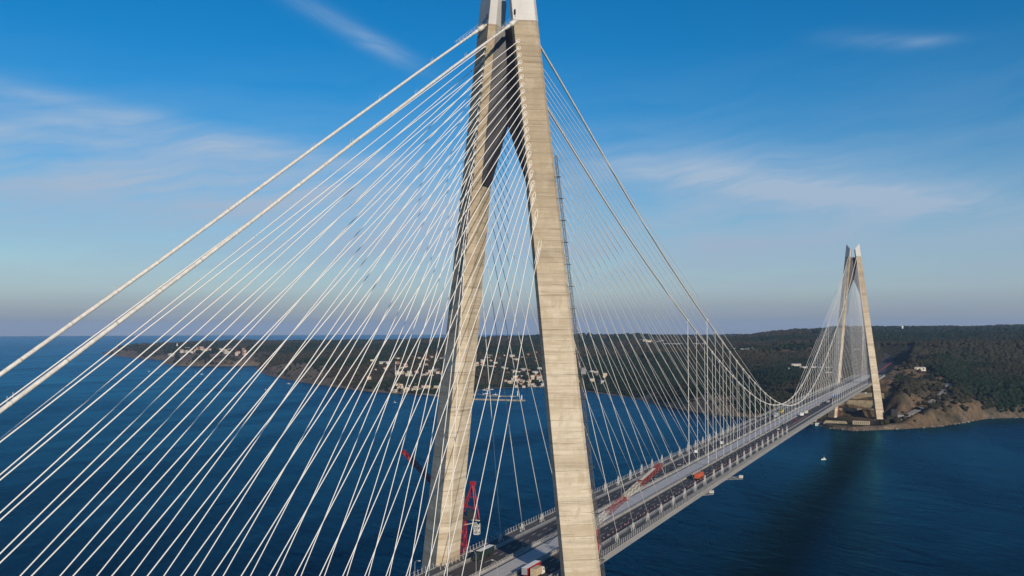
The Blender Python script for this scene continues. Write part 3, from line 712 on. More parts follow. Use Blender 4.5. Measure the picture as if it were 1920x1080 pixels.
def make_land():
    na, nr = 620, 520
    ang = np.linspace(R(-14), R(64), na); r = np.concatenate([np.geomspace(1480, 4200, 340), np.geomspace(4230, 15000, nr-340)])
    A, Q = np.meshgrid(ang, r); X = CAM[0]+Q*np.cos(A); Y = CAM[1]+Q*np.sin(A)
    H = height(X, Y)
    # mesh slope for the land cover
    e = 6.0; hx = (height(X+e, Y)-H)/e; hy = (height(X, Y+e)-H)/e; sl = np.hypot(hx, hy)
    rock, earth, scrub, d = cover(X, Y, H, sl)
    vs = np.stack([X.ravel(), Y.ravel(), H.ravel()], 1)
    idx = np.arange(nr*na).reshape(nr, na)
    q = np.stack([idx[:-1, :-1].ravel(), idx[:-1, 1:].ravel(), idx[1:, 1:].ravel(), idx[1:, :-1].ravel()], 1)
    keep = (d.ravel()[q] > -40).any(1); q = q[keep][:, ::-1]
    used = np.unique(q); remap = -np.ones(nr*na, int); remap[used] = np.arange(len(used)); q = remap[q]; vs = vs[used]
    me = bpy.data.meshes.new('land')
    me.vertices.add(len(vs)); me.vertices.foreach_set('co', vs.ravel())
    me.loops.add(len(q)*4); me.loops.foreach_set('vertex_index', q.ravel())
    me.polygons.add(len(q)); me.polygons.foreach_set('loop_start', np.arange(len(q))*4); me.polygons.foreach_set('loop_total', np.full(len(q), 4))
    me.update(calc_edges=True); me.polygons.foreach_set('use_smooth', [True]*len(q))
    for nm, arr in (('rock', rock), ('earth', earth), ('scrub', scrub)):
        at = me.attributes.new(nm, 'FLOAT', 'POINT'); at.data.foreach_set('value', arr.ravel()[used].astype(np.float32))
    mt, nt, b = newmat('land_cover'); p = pos(nt)
    def attr(nm):
        a = nt.nodes.new('ShaderNodeAttribute'); a.attribute_name = nm; return a.outputs['Fac']
    f1 = noise(nt, p, 0.012, 6.0, 0.65); f2 = noise(nt, p, 0.09, 6.0, 0.7); f3 = noise(nt, scalev(nt, p, (1, 1, 0.25)), 0.05, 6.0, 0.7)
    grass = mixc(nt, ramp(nt, f1, 0.35, 0.65), (0.024, 0.030, 0.017), (0.050, 0.042, 0.027))
    grass = mixc(nt, ramp(nt, f2, 0.45, 0.7), grass, (0.010, 0.016, 0.010))
    rockc = mixc(nt, ramp(nt, f3, 0.35, 0.68), (0.25, 0.19, 0.14), (0.095, 0.076, 0.058))
    rockc = mixc(nt, ramp(nt, f2, 0.56, 0.66), rockc, (0.035, 0.042, 0.025))
    earthc = mixc(nt, ramp(nt, f2, 0.3, 0.7), (0.200, 0.138, 0.082), (0.085, 0.062, 0.042))
    earthc = mixc(nt, ramp(nt, f1, 0.5, 0.62), earthc, (0.042, 0.042, 0.027))
    heath = mixc(nt, ramp(nt, f2, 0.35, 0.65), (0.115, 0.088, 0.062), (0.052, 0.046, 0.033))
    c = mixc(nt, attr('scrub'), grass, heath); c = mixc(nt, attr('rock'), c, rockc); c = mixc(nt, attr('earth'), c, earthc)
    gul = noise(nt, scalev(nt, p, (0.16, 0.16, 0.03)), 1.0, 6.0, 0.7)
    c = mixc(nt, mathn(nt, 'MULTIPLY', ramp(nt, gul, 0.48, 0.66, 0.0, 0.7), mathn(nt, 'MAXIMUM', attr('earth'), attr('rock'))), c, (0.058, 0.048, 0.036))
    lk(nt, c, b.inputs['Base Color']); b.inputs['Roughness'].default_value = 1.0; b.inputs['Specular IOR Level'].default_value = 0.1
    bp = nt.nodes.new('ShaderNodeBump'); bp.inputs['Strength'].default_value = 0.9; bp.inputs['Distance'].default_value = 5.0
    lk(nt, mathn(nt, 'ADD', f2, f3), bp.inputs['Height']); lk(nt, bp.outputs[0], b.inputs['Normal'])
    me.materials.append(mt)
    o = bpy.data.objects.new('terrain', me); COL.objects.link(o)
    tag(o, 'dark wooded headlands with tan cliffs along the far shore', 'land', kind='structure')
make_land()

# ---- the wood: a mass of crowns
def make_forest():
    pts = []; sc = []; tone = []
    def scatter(n, r0, r1, a0, a1, size, dens):
        u = RNG.random(n); r = np.sqrt(r0*r0+u*(r1*r1-r0*r0)); a = R(a0)+RNG.random(n)*(R(a1)-R(a0))
        X = CAM[0]+r*np.cos(a); Y = CAM[1]+r*np.sin(a)
        H = height(X, Y); e = 6.0; sl = np.hypot(height(X+e, Y)-H, height(X, Y+e)-H)/e
        rock, earth, scrub, d = cover(X, Y, H, sl)
        dens_ = (1-0.95*earth)*(1-0.85*rock)*(1-0.72*scrub)*sm(d, 4, 16)
        vil = np.clip(1.4*gauss(X, Y, 1960, 1090, 330, 260), 0, 1); dens_ = dens_*(1-0.35*vil)
        clear = sm(fbm(X, Y, 300, 4), 0.55, 0.63); dens_ = dens_*(1-0.8*clear)
        dens_ = dens_*np.where((np.abs(Y) < 50) & (X < 2700), 0.0, 1)
        k = (RNG.random(n) < dens_*dens) & (d > 5)
        for hx_, hy_ in placed: k &= ((X-hx_)**2+(Y-hy_)**2 > 11.0**2)
        X, Y, H = X[k], Y[k], H[k]
        pts.append(np.stack([X, Y, H], 1)); s = size*(0.6+0.9*RNG.random(len(X))**1.5); sc.append(s*(1-0.35*scrub[k]))
        pine = sm(fbm(X+900, Y, 360, 4), 0.35, 0.52)
        tone.append(np.clip(0.85*pine+0.4*RNG.random(len(X))-0.12, 0, 1))
    scatter(230000, 1480, 2700, -12, 40, 3.5, 1.0)
    scatter(150000, 2700, 4600, -10, 50, 5.6, 1.0)
    scatter(100000, 4600, 9500, -10, 52, 11.0, 1.0)
    # low scrub on the bare cape
    n = 9000; X = 1240+RNG.random(n)*520; Y = -330+RNG.random(n)*420
    d = shore_dist(X, Y); k = (d > 4) & (RNG.random(n) < 0.5*sm(fbm(X, Y, 60, 3), 0.52, 0.64)) & ~((np.abs(Y) < 58) & (X < 1740)) & (np.hypot(X-1450, Y+100) < 420)
    X, Y = X[k], Y[k]; pts.append(np.stack([X, Y, height(X, Y)-.3], 1)); sc.append(0.7+1.5*RNG.random(len(X))**2); tone.append(0.25+0.6*RNG.random(len(X)))
    P = np.concatenate(pts); SCL = np.concatenate(sc); T = np.concatenate(tone)
    me = bpy.data.meshes.new('forest'); me.vertices.add(len(P)); me.vertices.foreach_set('co', P.ravel())
    for nm, arr in (('size', SCL), ('tone', T)):
        at = me.attributes.new(nm, 'FLOAT', 'POINT'); at.data.foreach_set('value', arr.astype(np.float32))
    mt, nt, b = newmat('tree_crowns')
    a = nt.nodes.new('ShaderNodeAttribute'); a.attribute_type = 'INSTANCER'; a.attribute_name = 'tone'
    oi = nt.nodes.new('ShaderNodeObjectInfo')
    p = pos(nt); f = noise(nt, p, 0.5, 4.0, 0.7)
    c = mixc(nt, a.outputs['Fac'], (0.050, 0.042, 0.025), (0.009, 0.025, 0.014))
    c = mixc(nt, ramp(nt, f, 0.35, 0.7, 0, 0.6), c, (0.005, 0.011, 0.007))
    c = mixc(nt, mathn(nt, 'MULTIPLY', mathn(nt, 'GREATER_THAN', oi.outputs['Random'], 0.9), 0.6), c, (0.040, 0.036, 0.022))
    lk(nt, c, b.inputs['Base Color']); b.inputs['Roughness'].default_value = 1.0; b.inputs['Specular IOR Level'].default_value = 0.1
    ng = bpy.data.node_groups.new('crowns', 'GeometryNodeTree')
    ng.interface.new_socket('Geometry', in_out='INPUT', socket_type='NodeSocketGeometry'); ng.interface.new_socket('Geometry', in_out='OUTPUT', socket_type='NodeSocketGeometry')
    gi = ng.nodes.new('NodeGroupInput'); go = ng.nodes.new('NodeGroupOutput')
    def G(t): return ng.nodes.new(t)
    L_ = lambda x, y: ng.links.new(x, y)
    ico = G('GeometryNodeMeshIcoSphere'); ico.inputs['Radius'].default_value = 1.0; ico.inputs['Subdivisions'].default_value = 2
    nz = G('ShaderNodeTexNoise'); nz.inputs['Scale'].default_value = 2.3; nz.inputs['Detail'].default_value = 2.0
    sp_ = G('GeometryNodeSetPosition'); nm = G('GeometryNodeInputNormal'); vm = G('ShaderNodeVectorMath'); vm.operation = 'SCALE'
    ms = G('ShaderNodeMath'); ms.operation = 'MULTIPLY_ADD'; ms.inputs[1].default_value = 1.7; ms.inputs[2].default_value = -0.85
    L_(nz.outputs['Fac'], ms.inputs[0]); L_(nm.outputs[0], vm.inputs[0]); L_(ms.outputs[0], vm.inputs['Scale'])
    L_(ico.outputs['Mesh'], sp_.inputs['Geometry']); L_(vm.outputs[0], sp_.inputs['Offset'])
    tr = G('GeometryNodeTransform'); tr.inputs['Translation'].default_value = (0, 0, 0.75); tr.inputs['Scale'].default_value = (1.0, 1.0, 0.92)
    L_(sp_.outputs[0], tr.inputs['Geometry'])
    sm_ = G('GeometryNodeSetMaterial'); sm_.inputs['Material'].default_value = mt; L_(tr.outputs[0], sm_.inputs['Geometry'])
    iop = G('GeometryNodeInstanceOnPoints')
    m2p = G('GeometryNodeMeshToPoints'); L_(gi.outputs[0], m2p.inputs['Mesh'])
    L_(m2p.outputs[0], iop.inputs['Points']); L_(sm_.outputs[0], iop.inputs['Instance'])
    na = G('GeometryNodeInputNamedAttribute'); na.data_type = 'FLOAT'; na.inputs['Name'].default_value = 'size'
    rv = G('FunctionNodeRandomValue'); rv.data_type = 'FLOAT_VECTOR'; rv.inputs[0].default_value = (0, 0, 0); rv.inputs[1].default_value = (0.35, 0.35, 6.28)
    L_(rv.outputs[0], iop.inputs['Rotation']); L_(na.outputs[0], iop.inputs['Scale'])
    L_(iop.outputs[0], go.inputs[0])
    o = bpy.data.objects.new('forest', me); COL.objects.link(o); me.materials.append(mt)
    md = o.modifiers.new('crowns', 'NODES'); md.node_group = ng
    tag(o, 'dark green and brown wood covering the hills beyond the water', 'forest', kind='stuff')
# ------------------------------------------------------------------ survey helper: where a sight line meets the ground
def hit(px, py, far=16000):
    d = _fw+_r2*(px-960)/FPX-_u2*(py-540)/FPX
    t = np.geomspace(1300, far, 2600); P = CAM[None, :]+d[None, :]*t[:, None]
    h = height(P[:, 0], P[:, 1]); k = np.nonzero(P[:, 2] < h)[0]
    if len(k) == 0: return None
    p = P[k[0]]; return float(p[0]), float(p[1]), float(h[k[0]])
def gz(x, y): return float(height(np.array([x]), np.array([y]))[0])
def lattice(g, p0, p1, w, bays, r, w1=None, n=4):
    p0 = Vector(p0); p1 = Vector(p1); d = (p1-p0).normalized(); a = d.cross(Vector((0, 0, 1)))
    if a.length < 0.1: a = Vector((1, 0, 0))
    a.normalize(); b = d.cross(a).normalized(); w1 = w if w1 is None else w1
    def cor(f, k):
        ww = (w+(w1-w)*f)/2; sa, sb = ((-1, -1), (1, -1), (1, 1), (-1, 1))[k % 4]; return p0.lerp(p1, f)+a*sa*ww+b*sb*ww
    for k in range(4):
        g.tube(cor(0, k), cor(1, k), r, n)
        for i in range(bays):
            f0, f1 = i/bays, (i+1)/bays
            g.tube(cor(f0, k), cor(f1, k+1), r*.7, 3, cap=False) if i % 2 else g.tube(cor(f0, k+1), cor(f1, k), r*.7, 3, cap=False)
            g.tube(cor(f0, k), cor(f0, k+1), r*.7, 3, cap=False)

# ---- hoist mast clamped to the outer edge of the right leg of the near tower
def legline(side, z, du, dw, tx=0.0):
    t = 1-TAU*z; return Vector((tx-dw, side*(Y0+KY*z+LP[0]*t+du), z))
hm = empty('hoist_mast', tuple(legline(-1, ZB, 1.6, -1.2)), 0, 'thin dark lattice hoist mast clamped to the outer edge of the near tower leg', 'hoist mast')
o_ = tuple(hm.location)
g = MB(); lattice(g, legline(-1, ZB, 1.2, -1.2), legline(-1, 238, 1.1, -1.2), .85, 110, .07); g.build('lattice', M['mast'], hm, o_)
g = MB()
for z in np.arange(4, 238, 9.0):
    c = legline(-1, z, 1.5, -1.2)
    for q in (-.6, 1.6): g.tube(c, legline(-1, z, -.5, q-0.8), .09, 4)
    g.box(c, (1.5, 1.5, .18))
g.build('wall_tie', M['mast'], hm, o_)
g = MB(); g.box(legline(-1, 150, 2.6, -1.2), (1.6, 1.3, 2.6)); g.build('lift_cage', M['galv'], hm, o_)

# ---- cranes behind the towers
def luffing_crane(tx, side, tip, label, red):
    ty = side*32.5; b = (tx+20, ty, -3.0 if tx < 100 else 5.0)
    t = empty('luffing_crane', b, 0, label, 'crane')
    g = MB(); lattice(g, b, (tx+20, ty, 82), 2.6, 30, .2); g.build('mast', red, t, b)
    g = MB(); g.box((tx+20, ty-side*2.2, 83.2), (4.2, 8.0, 1.0)); g.box((tx+20, ty-side*4.6, 85), (3.2, 2.6, 2.8)); g.build('machine_deck', M['darksteel'], t, b)
    g = MB(); g.box((tx+17.4, ty+side*.6, 85.2), (1.8, 2.2, 2.4)); g.build('cab', M['cream'], t, b)
    ap = Vector((tx+20, ty-side*5.2, 98.2)); g = MB()
    for dx in (-1.5, 1.5):
        g.tube((tx+20+dx, ty+side*.4, 83.5), ap+Vector((dx*.35, 0, 0)), .3, 5); g.tube((tx+20+dx, ty-side*7.6, 82.5), ap+Vector((dx*.35, 0, 0)), .26, 5)
        for f in (.3, .6): g.tube(Vector((tx+20+dx, ty+side*.4, 83.5)).lerp(ap, f), Vector((tx+20+dx, ty-side*7.6, 82.5)).lerp(ap, f), .13, 4)
    g.box(ap, (1.6, 2.2, 1.6)); g.build('jib_support_frame', red, t, b)
    foot = Vector((tx+20, ty+side*1.0, 85)); tip = Vector(tip)
    g = MB(); lattice(g, foot, foot.lerp(tip, .12), .8, 2, .16, 1.7); lattice(g, foot.lerp(tip, .12), foot.lerp(tip, .82), 1.7, 16, .17); lattice(g, foot.lerp(tip, .82), tip, 1.7, 4, .2, .8)
    g.box(tip, (1.4, 1.4, 1.6)); jb = g.build('jib', red, t, b)
    g = MB()
    for dx in (-.5, .5): g.tube(ap+Vector((dx, 0, 0)), tip+Vector((dx, 0, .4)), .05, 4)
    g.build('pendant_rope', M['darksteel'], t, b)
    g = MB(); q = Vector((tx+20, ty-side*7.2, 78.2)); lattice(g, q-Vector((0, 0, 2.2)), q+Vector((0, 0, 2.4)), 2.0, 4, .14);
    for k in range(3): g.box(q+Vector((0, 0, -2.2+1.7*k)), (1.9, 1.8, .4))
    g.build('counterweight', M['hanger'], t, b)
    g = MB(); g.tube((tx+20, ty+side*1, 79), (tx+20, ty-side*7, 81), .22, 5); g.tube((tx+20, ty, 82), (tx+20, ty-side*8.6, 82), .3, 5); g.build('counter_jib', M['cream'], t, b)
    return t
luffing_crane(0, 1, (20, 63.7, 110), 'red luffing crane behind the left leg of the near tower', M['red'])
luffing_crane(L, 1, (L+20, 62, 108), 'small distant red crane behind the left leg of the far tower', M['redd'])
luffing_crane(L, -1, (L+20, -58, 104), 'small distant red crane with its jib raised right of the far tower', M['redd'])
t = empty('tower_crane', (17, -31.5, -3), 0, 'red and white lattice crane jib reaching over the roadway beside the near tower', 'crane'); b = (17, -31.5, -3)
g = MB(); lattice(g, b, (17, -31.5, 84), 2.4, 30, .18); g.build('mast', M['red'], t, b)
A_, B_ = Vector((18, -31.4, 86)), Vector((117, -30, 97.3))
def jibseg(x0, x1, w, w1, bays, r, mat):
    g = MB(); f0, f1 = (x0-18)/99, (x1-18)/99; lattice(g, A_.lerp(B_, f0), A_.lerp(B_, f1), w, bays, r, w1); g.build('jib_section', mat, t, b)
jibseg(18, 33, 1.6, 2.2, 4, .13, M['cream']); jibseg(33, 57, 1.9, 2.0, 9, .11, M['redd']); jibseg(57, 80, 2.0, 2.1, 8, .11, M['cream']); jibseg(80, 112, 2.2, 2.3, 12, .17, M['redd']); jibseg(112, 117, 2.2, 1.2, 2, .18, M['redd'])
g = MB(); q0, q1 = A_.lerp(B_, (82-18)/99), A_.lerp(B_, (104-18)/99); d = (q1-q0); g.loft([[q+Vector((0, -.8, 1.2)), q+Vector((0, .8, 1.2)), q+Vector((0, .8, 1.4)), q+Vector((0, -.8, 1.4))] for q in (q0, q1)]); g.build('jib_walkway', M['cream'], t, b)
g = MB(); g.box(A_.lerp(B_, .41)+Vector((0, 0, -1.2)), (2.6, 1.8, 1.2)); g.build('trolley', M['redd'], t, b)

# ---- lamp posts along the railway strip
def lamp_post(x, y, arm, h=9.0):
    z = zdk(x)+.2; t = empty('street_lamp', (x, y, z), 0, None, 'street lamp', 'street lamps on the bridge deck'); b = (x, y, z)
    g = MB(); g.tube((x, y, z), (x, y, z+h), .13, 6, .08); g.build('pole', M['galv'], t, b)
    g = MB(); g.path([(x, y, z+h-.2), (x, y+arm*.6, z+h+.5), (x, y+arm*1.8, z+h+.7)], .06, 5); g.build('arm', M['galv'], t, b)
    g = MB(); g.box((x, y+arm*2.1, z+h+.68), (.45, 1.0, .18)); g.build('lamp_head', M['white'], t, b); return t
for k in range(30):
    x = -15+44.0*k
    tag(lamp_post(x, 7.0, 1), 'slim grey street lamp on the barrier beside the left roadway')
tag(lamp_post(-24, -7.0, 1), 'street lamp with a white head left of the red lorry')
tag(lamp_post(-27, 28.2, -1, 6.0), 'street lamp standing outside the left leg of the near tower')

# ---- traffic
def wheel_mb(x, y, r, w):
    g = MB(); g.tube((x, y-w/2, r), (x, y+w/2, r), r, 12); return g
def lorry(name, x, y, hd, cabm, boxm, roofm, label, length=13.0, cat='lorry', sidem=None, cargo='trailer'):
    t = empty(name, (x, y, zdk(x)+.245), hd, label, cat)
    g = MB(); g.loft([[(xx, s*1.22, z) for s, z in ((-1, .6), (1, .6), (1, zz), (-1, zz))] for xx, zz in ((length/2+2.7, 1.6), (length/2+2.55, 2.0), (length/2+2.2, 3.1), (length/2+1.7, 3.35), (length/2+.55, 3.35))])
    c = g.build('cab', cabm, t)
    g = MB(); g.add([(length/2+2.58, -1.05, 2.0), (length/2+2.58, 1.05, 2.0), (length/2+2.26, 1.0, 3.0), (length/2+2.26, -1.0, 3.0)], [(0, 1, 2, 3)])
    for s in (-1, 1): g.add([(length/2+1.2, s*1.235, 2.0), (length/2+2.1, s*1.235, 2.0), (length/2+2.0, s*1.235, 2.9), (length/2+1.2, s*1.235, 2.9)], [(0, 1, 2, 3)])
    g.build('windows', M['glass'], c)
    g = MB(); g.box((0, 0, 2.55), (length, 2.5, 2.75)); 
    for k in range(int(length/1.2)): 
        for s in (-1, 1): g.box((-length/2+.6+1.2*k, s*1.26, 2.5), (.08, .05, 2.6))
    bx = g.build(cargo, sidem or boxm, t)
    g = MB(); g.box((0, 0, 3.96), (length+.04, 2.54, .07)); g.build('roof', roofm, bx)
    g = MB(); g.add([(-length/2-.012, -1.2, 1.3), (-length/2-.012, 1.2, 1.3), (-length/2-.012, 1.2, 3.85), (-length/2-.012, -1.2, 3.85)], [(0, 1, 2, 3)]); g.build('rear_door', boxm, bx)
    g = MB(); g.box((.8, 0, .95), (length+1.2, 1.0, .4)); g.build('chassis', M['darksteel'], t)
    for wx in (length/2+1.7, length/2-.9, -length/2+1.2, -length/2+2.5, -length/2+3.8):
        for s in (-1, 1): wheel_mb(wx, s*1.05, .5, .35).build('wheel', M['rubber'], t)
    return t
PI = math.pi
lorry('articulated_lorry', 13.2, 17.6, PI, M['green'], M['green'], M['white'], 'dark green articulated lorry with pale roof driving beside the left railing', 12.5, sidem=M['green'])
lorry('box_lorry', -3.0, -11.8, 0, M['grey'], M['grey'], M['white'], 'white roofed lorry with a bright red side beside the railway strip', 13.0, sidem=M['red'])
lorry('box_lorry', -6.5, -15.6, 0, M['white'], M['tan'], M['tan'], 'tan box lorry next to the red sided lorry by the near tower', 6.0, cargo='box_body')
lorry('box_lorry', 250.0, -15.0, 0, M['orange'], M['orange'], M['orange'], 'orange box lorry in the near lane below the stay cables', 13.0, cargo='box_body')
lorry('box_lorry', 705.0, -12.0, 0, M['white'], M['white'], M['white'], 'white box lorry ahead near mid span in the near roadway', 8.0, cargo='box_body')
lorry('box_lorry', 735.0, -12.2, 0, M['cream'], M['cream'], M['cream'], 'cream box lorry leading a white one near mid span', 9.0, cargo='box_body')
lorry('box_lorry', 742.0, 15.0, PI, M['yel'], M['yel'], M['yel'], 'yellow lorry coming along the far roadway near mid span', 8.0, cargo='box_body')
lorry('box_lorry', 690.0, 12.0, PI, M['white'], M['grey'], M['white'], 'grey and white lorry behind the lowest point of the main cables', 9.0, cargo='box_body')
lorry('box_lorry', 905.0, -15.0, 0, M['blue'], M['grey'], M['darksteel'], 'dark lorry driving towards the far tower', 12.0)
lorry('box_lorry', 1010.0, -12.0, 0, M['grey'], M['blue'], M['grey'], 'blue lorry close to the far tower', 11.0)
def car(x, y, hd, body, label, van=False):
    t = empty('van' if van else 'car', (x, y, zdk(x)+.245), hd, label, 'van' if van else 'car')
    g = MB()
    if van: prof = ((-2.6, .5, 2.2), (-2.5, .4, 2.3), (1.2, .4, 2.3), (1.9, .4, 1.4), (2.6, .45, 1.15), (2.7, .5, .9))
    else: prof = ((-2.2, .5, .9), (-2.1, .35, 1.0), (-1.2, .35, 1.05), (1.0, .35, 1.0), (2.1, .4, .85), (2.2, .5, .7))
    g.loft([[(xx, -.92, a), (xx, .92, a), (xx, .84, b), (xx, -.84, b)] for xx, a, b in prof]); bd = g.build('body', body, t)
    g = MB()
    if van: g.box((-.4, 0, 1.75), (2.9, 1.76, .5))
    else: g.loft([[(xx, -w, 1.0), (xx, w, 1.0), (xx, w*.8, z), (xx, -w*.8, z)] for xx, w, z in ((-1.7, .8, 1.02), (-1.0, .82, 1.45), (.3, .82, 1.46), (1.05, .8, 1.02))])
    g.build('windows', M['glass'], bd)
    for wx in (-1.4, 1.45):
        for s in (-1, 1): wheel_mb(wx, s*.82, .34, .22).build('wheel', M['rubber'], t)
    return t
car(368, 17.6, PI, M['white'], 'white van in the outer lane of the far roadway', True)
car(430, 12.0, PI, M['white'], 'white van farther along the far roadway behind another white van', True)
car(236, 9.1, PI, M['grey'], 'grey car close to the railway strip on the far roadway')
car(276, 9.1, PI, M['darksteel'], 'dark car following a grey one beside the railway strip')
car(300, 12.0, PI, M['grey'], 'pale grey car in the second lane of the far roadway')
car(520, 12.2, PI, M['darksteel'], 'dark car between the white vans and mid span')
car(560, -11.8, 0, M['white'], 'white car ahead of the stay anchor frames in the near roadway')
car(600, -9.2, 0, M['darksteel'], 'dark car in the near roadway below the first hangers')
car(660, -12.0, 0, M['red'], 'red car behind the white lorries near mid span')
car(800, 10, PI, M['white'], 'white car beyond mid span on the far roadway')
car(860, -9.2, 0, M['white'], 'white car beyond mid span in the near roadway')
car(968, -12, 0, M['darksteel'], 'dark car between two lorries near the far tower')
# traffic cones closing the near lane
g = MB(); g.box((0, 0, .04), (.7, .7, .08)); g.m = 0; g.tube((0, 0, .08), (0, 0, .5), .26, 8, .18); g.m = 1; g.tube((0, 0, .5), (0, 0, .78), .18, 8, .12); g.m = 0; g.tube((0, 0, .78), (0, 0, 1.15), .12, 8, .04)
cone = None
for k in range(110):
    x = 30+6.2*k+RNG.uniform(-.5, .5); y = -16.75+RNG.uniform(-.25, .25)
    if cone is None: cone = g.build('traffic_cone', [M['red'], M['white']]); c = cone; tag(c, 'red and white traffic cone closing the outer lane beside the near railing', 'traffic cone', 'row of traffic cones')
    else: c = cone.copy(); COL.objects.link(c)
    c.location = (x, y, zdk(x)+.245); c.scale = (.8, .8, .8)
# maintenance gantries hung from the near edge of the deck
def gantry(x, y1, label):
    z = zdk(x)-3.6; t = empty('maintenance_gantry', (x, -26, z), 0, label, 'gantry'); b = (x, -26, z)
    g = MB(); lattice(g, (x, -20, z-2.2), (x, y1, z-.6), 1.5, 8, .16); g.box((x, (y1-27)/2, z-1.2), (1.8, abs(y1+27), .2)); g.build('truss', M['rail'], t, b)
    g = MB(); g.box((x, y1+1, z+.2), (2.0, 2.4, 1.6)); g.build('work_cage', M['hanger'], t, b)
gantry(293, -34.0, 'long white maintenance gantry sticking out from the near deck edge')
gantry(228, -29.6, 'short white maintenance gantry on the near deck edge')
gantry(1190, -37, 'distant white maintenance gantry under the deck near the far tower')
# aircraft beacons on the near tower caps
for side, lb in ((-1, 'small black beacon on the right spire foot'), (1, 'small black beacon on the left spire foot')):
    p = facept(0, side, 296.4, 0.12); p.x -= .1; t = empty('beacon', tuple(p), 0, lb, 'beacon'); g = MB(); g.tube(p+Vector((0, 0, -1)), p+Vector((-.5, 0, .6)), .09, 5); g.build('bracket', M['darksteel'], t, tuple(p))
    g = MB(); g.tube(p+Vector((-.5, 0, .4)), p+Vector((-.5, 0, 2.4)), .38, 8, .3); g.build('housing', M['rubber'], t, tuple(p))

# ---- boats
def boat(x, y, rz, ln, label, hullm, group=None):
    t = empty('boat', (x, y, 0), rz, label, 'boat', group); w = ln*.3
    g = MB(); g.loft([[(xx, -ww, .9+up), (xx, -ww*.7, -.3), (xx, ww*.7, -.3), (xx, ww, .9+up)] for xx, ww, up in ((-ln/2, w/2*.85, 0), (0, w/2, .05), (ln*.3, w/2*.7, .25), (ln/2, .08, .6))]); g.build('hull', hullm, t)
    g = MB(); g.box((-ln*.08, 0, 1.7), (ln*.3, w*.6, 1.7), 0, .85); cb = g.build('cabin', M['white'], t)
    g = MB(); g.box((-ln*.08, 0, 1.95), (ln*.305, w*.605, .45), 0, .95); g.build('windows', M['glass'], cb)
    g = MB(); g.tube((-ln*.1, 0, 2.4), (-ln*.1, 0, 2.4+ln*.35), .12, 5); g.build('mast', M['white'], t)
    return t
boat(884, -11, 2.5, 7.5, 'small white boat alone on the dark water right of the bridge', M['white'])
boat(2258, 2659, .4, 13, 'tiny white boat off the second headland', M['white'])
boat(2299, 2462, 1.0, 14, 'tiny dark hulled boat off the bay mouth', M['darksteel'])
boat(2186, 2318, 2.0, 12, 'tiny white boat next to a dark one off the bay mouth', M['white'])
boat(1859, 1649, 1.6, 13, 'tiny white boat close under the brown cliffs', M['white'])
boat(1607, 1518, .2, 14, 'dark fishing boat in open water left of the village', M['darksteel'])
boat(1408, 976, 1.2, 9, 'tiny white boat in front of the village waterfront', M['white'])
boat(1905, 1000, .3, 18, 'boat with a red hull moored in the village harbour', M['red'])
for k, (x, y) in enumerate(((1885, 975), (1860, 985), (1832, 965), (1700, 905), (1718, 880), (1690, 925), (1735, 915), (1665, 840), (1672, 815))):
    boat(x, y, RNG.uniform(0, 3), RNG.uniform(9, 15), 'small white boat moored inside the village breakwater', M['white'], 'boats moored in the harbour')

# ---- village and other buildings across the water
def house_mesh(wm, rm, ln, wd, h, pitch):
    g = MB(); g.m = 0; g.box((0, 0, h/2-1), (ln, wd, h+2))
    g.m = 1; e = .5
    g.loft([[(x, -wd/2-e, h-.1), (x, wd/2+e, h-.1), (x, 0, h+pitch)] for x in (-ln/2-e, ln/2+e)])
    g.m = 2
    for fl in range(int(h//3)):
        for s in (-1, 1):
            for k in range(int(ln//3)): g.box((-ln/2+1.8+3*k, s*(wd/2+.02), 1.6+3*fl), (1.3, .1, 1.4))
            for k in range(int(wd//3)): g.box((s*(ln/2+.02), -wd/2+1.8+3*k, 1.6+3*fl), (.1, 1.3, 1.4))
    return g
HK = [('white house with a red tiled roof', house_mesh(M['wall_w'], None, 12, 9, 6.5, 2.6), [M['wall_w'], M['roof'], M['shade']]),
      ('pink house with a red tiled roof', house_mesh(None, None, 11, 9, 7.5, 2.2), [M['wall_p'], M['roof'], M['shade']]),
      ('ochre house with a low grey roof', house_mesh(None, None, 14, 10, 8.5, 1.0), [M['wall_y'], M['roofg'], M['shade']]),
      ('white house with a flat pale roof', house_mesh(None, None, 13, 10, 9.0, .5), [M['wall_w'], M['roofg'], M['shade']]),
      ('small white cottage with a red roof', house_mesh(None, None, 8, 7, 4.0, 2.0), [M['wall_w'], M['roof'], M['shade']])]
HP = {}
def place_house(kind, x, y, z, rz, sc, where, group):
    lab, mb, mats = HK[kind]
    if kind not in HP: o = HP[kind] = mb.build('house', mats)
    else: o = HP[kind].copy(); COL.objects.link(o)
    o.location = (x, y, z); o.rotation_euler = (0, 0, rz); o.scale = (sc, sc, sc)
    tag(o, lab+' '+where, 'house', group)
placed = []
def cluster(n, x0, x1, y0, y1, where, group, sc=1.0, kinds=(0, 1, 2, 3, 4), rz=0.5, gap=13):
    k = 0; tries = 0
    while k < n and tries < n*14:
        tries += 1
        q = hit(RNG.uniform(x0, x1), RNG.uniform(y0, y1))
        if q is None or q[2] < .5: continue
        if any((q[0]-a)**2+(q[1]-b_)**2 < gap*gap for a, b_ in placed): continue
        placed.append((q[0], q[1])); k += 1
        place_house(int(RNG.choice(kinds)), q[0], q[1], q[2]-.3, rz+RNG.normal(0, .35)+(PI/2 if RNG.random() < .4 else 0), sc*RNG.uniform(.85, 1.3), where, group)
cluster(26, 888, 1022, 666, 681, 'in the row along the ridge above the village', 'houses on the village ridge', 1.05)
cluster(16, 890, 948, 681, 694, 'on the slope between ridge and harbour', 'houses on the village slope',1.05)
cluster(30, 944, 1024, 694, 722, 'on the slope right of the dark wooded knoll', 'houses on the harbour slope',1.05)
cluster(26, 742, 832, 677, 708, 'on the hillside left of the near tower leg', 'houses on the left hillside', 1.05)
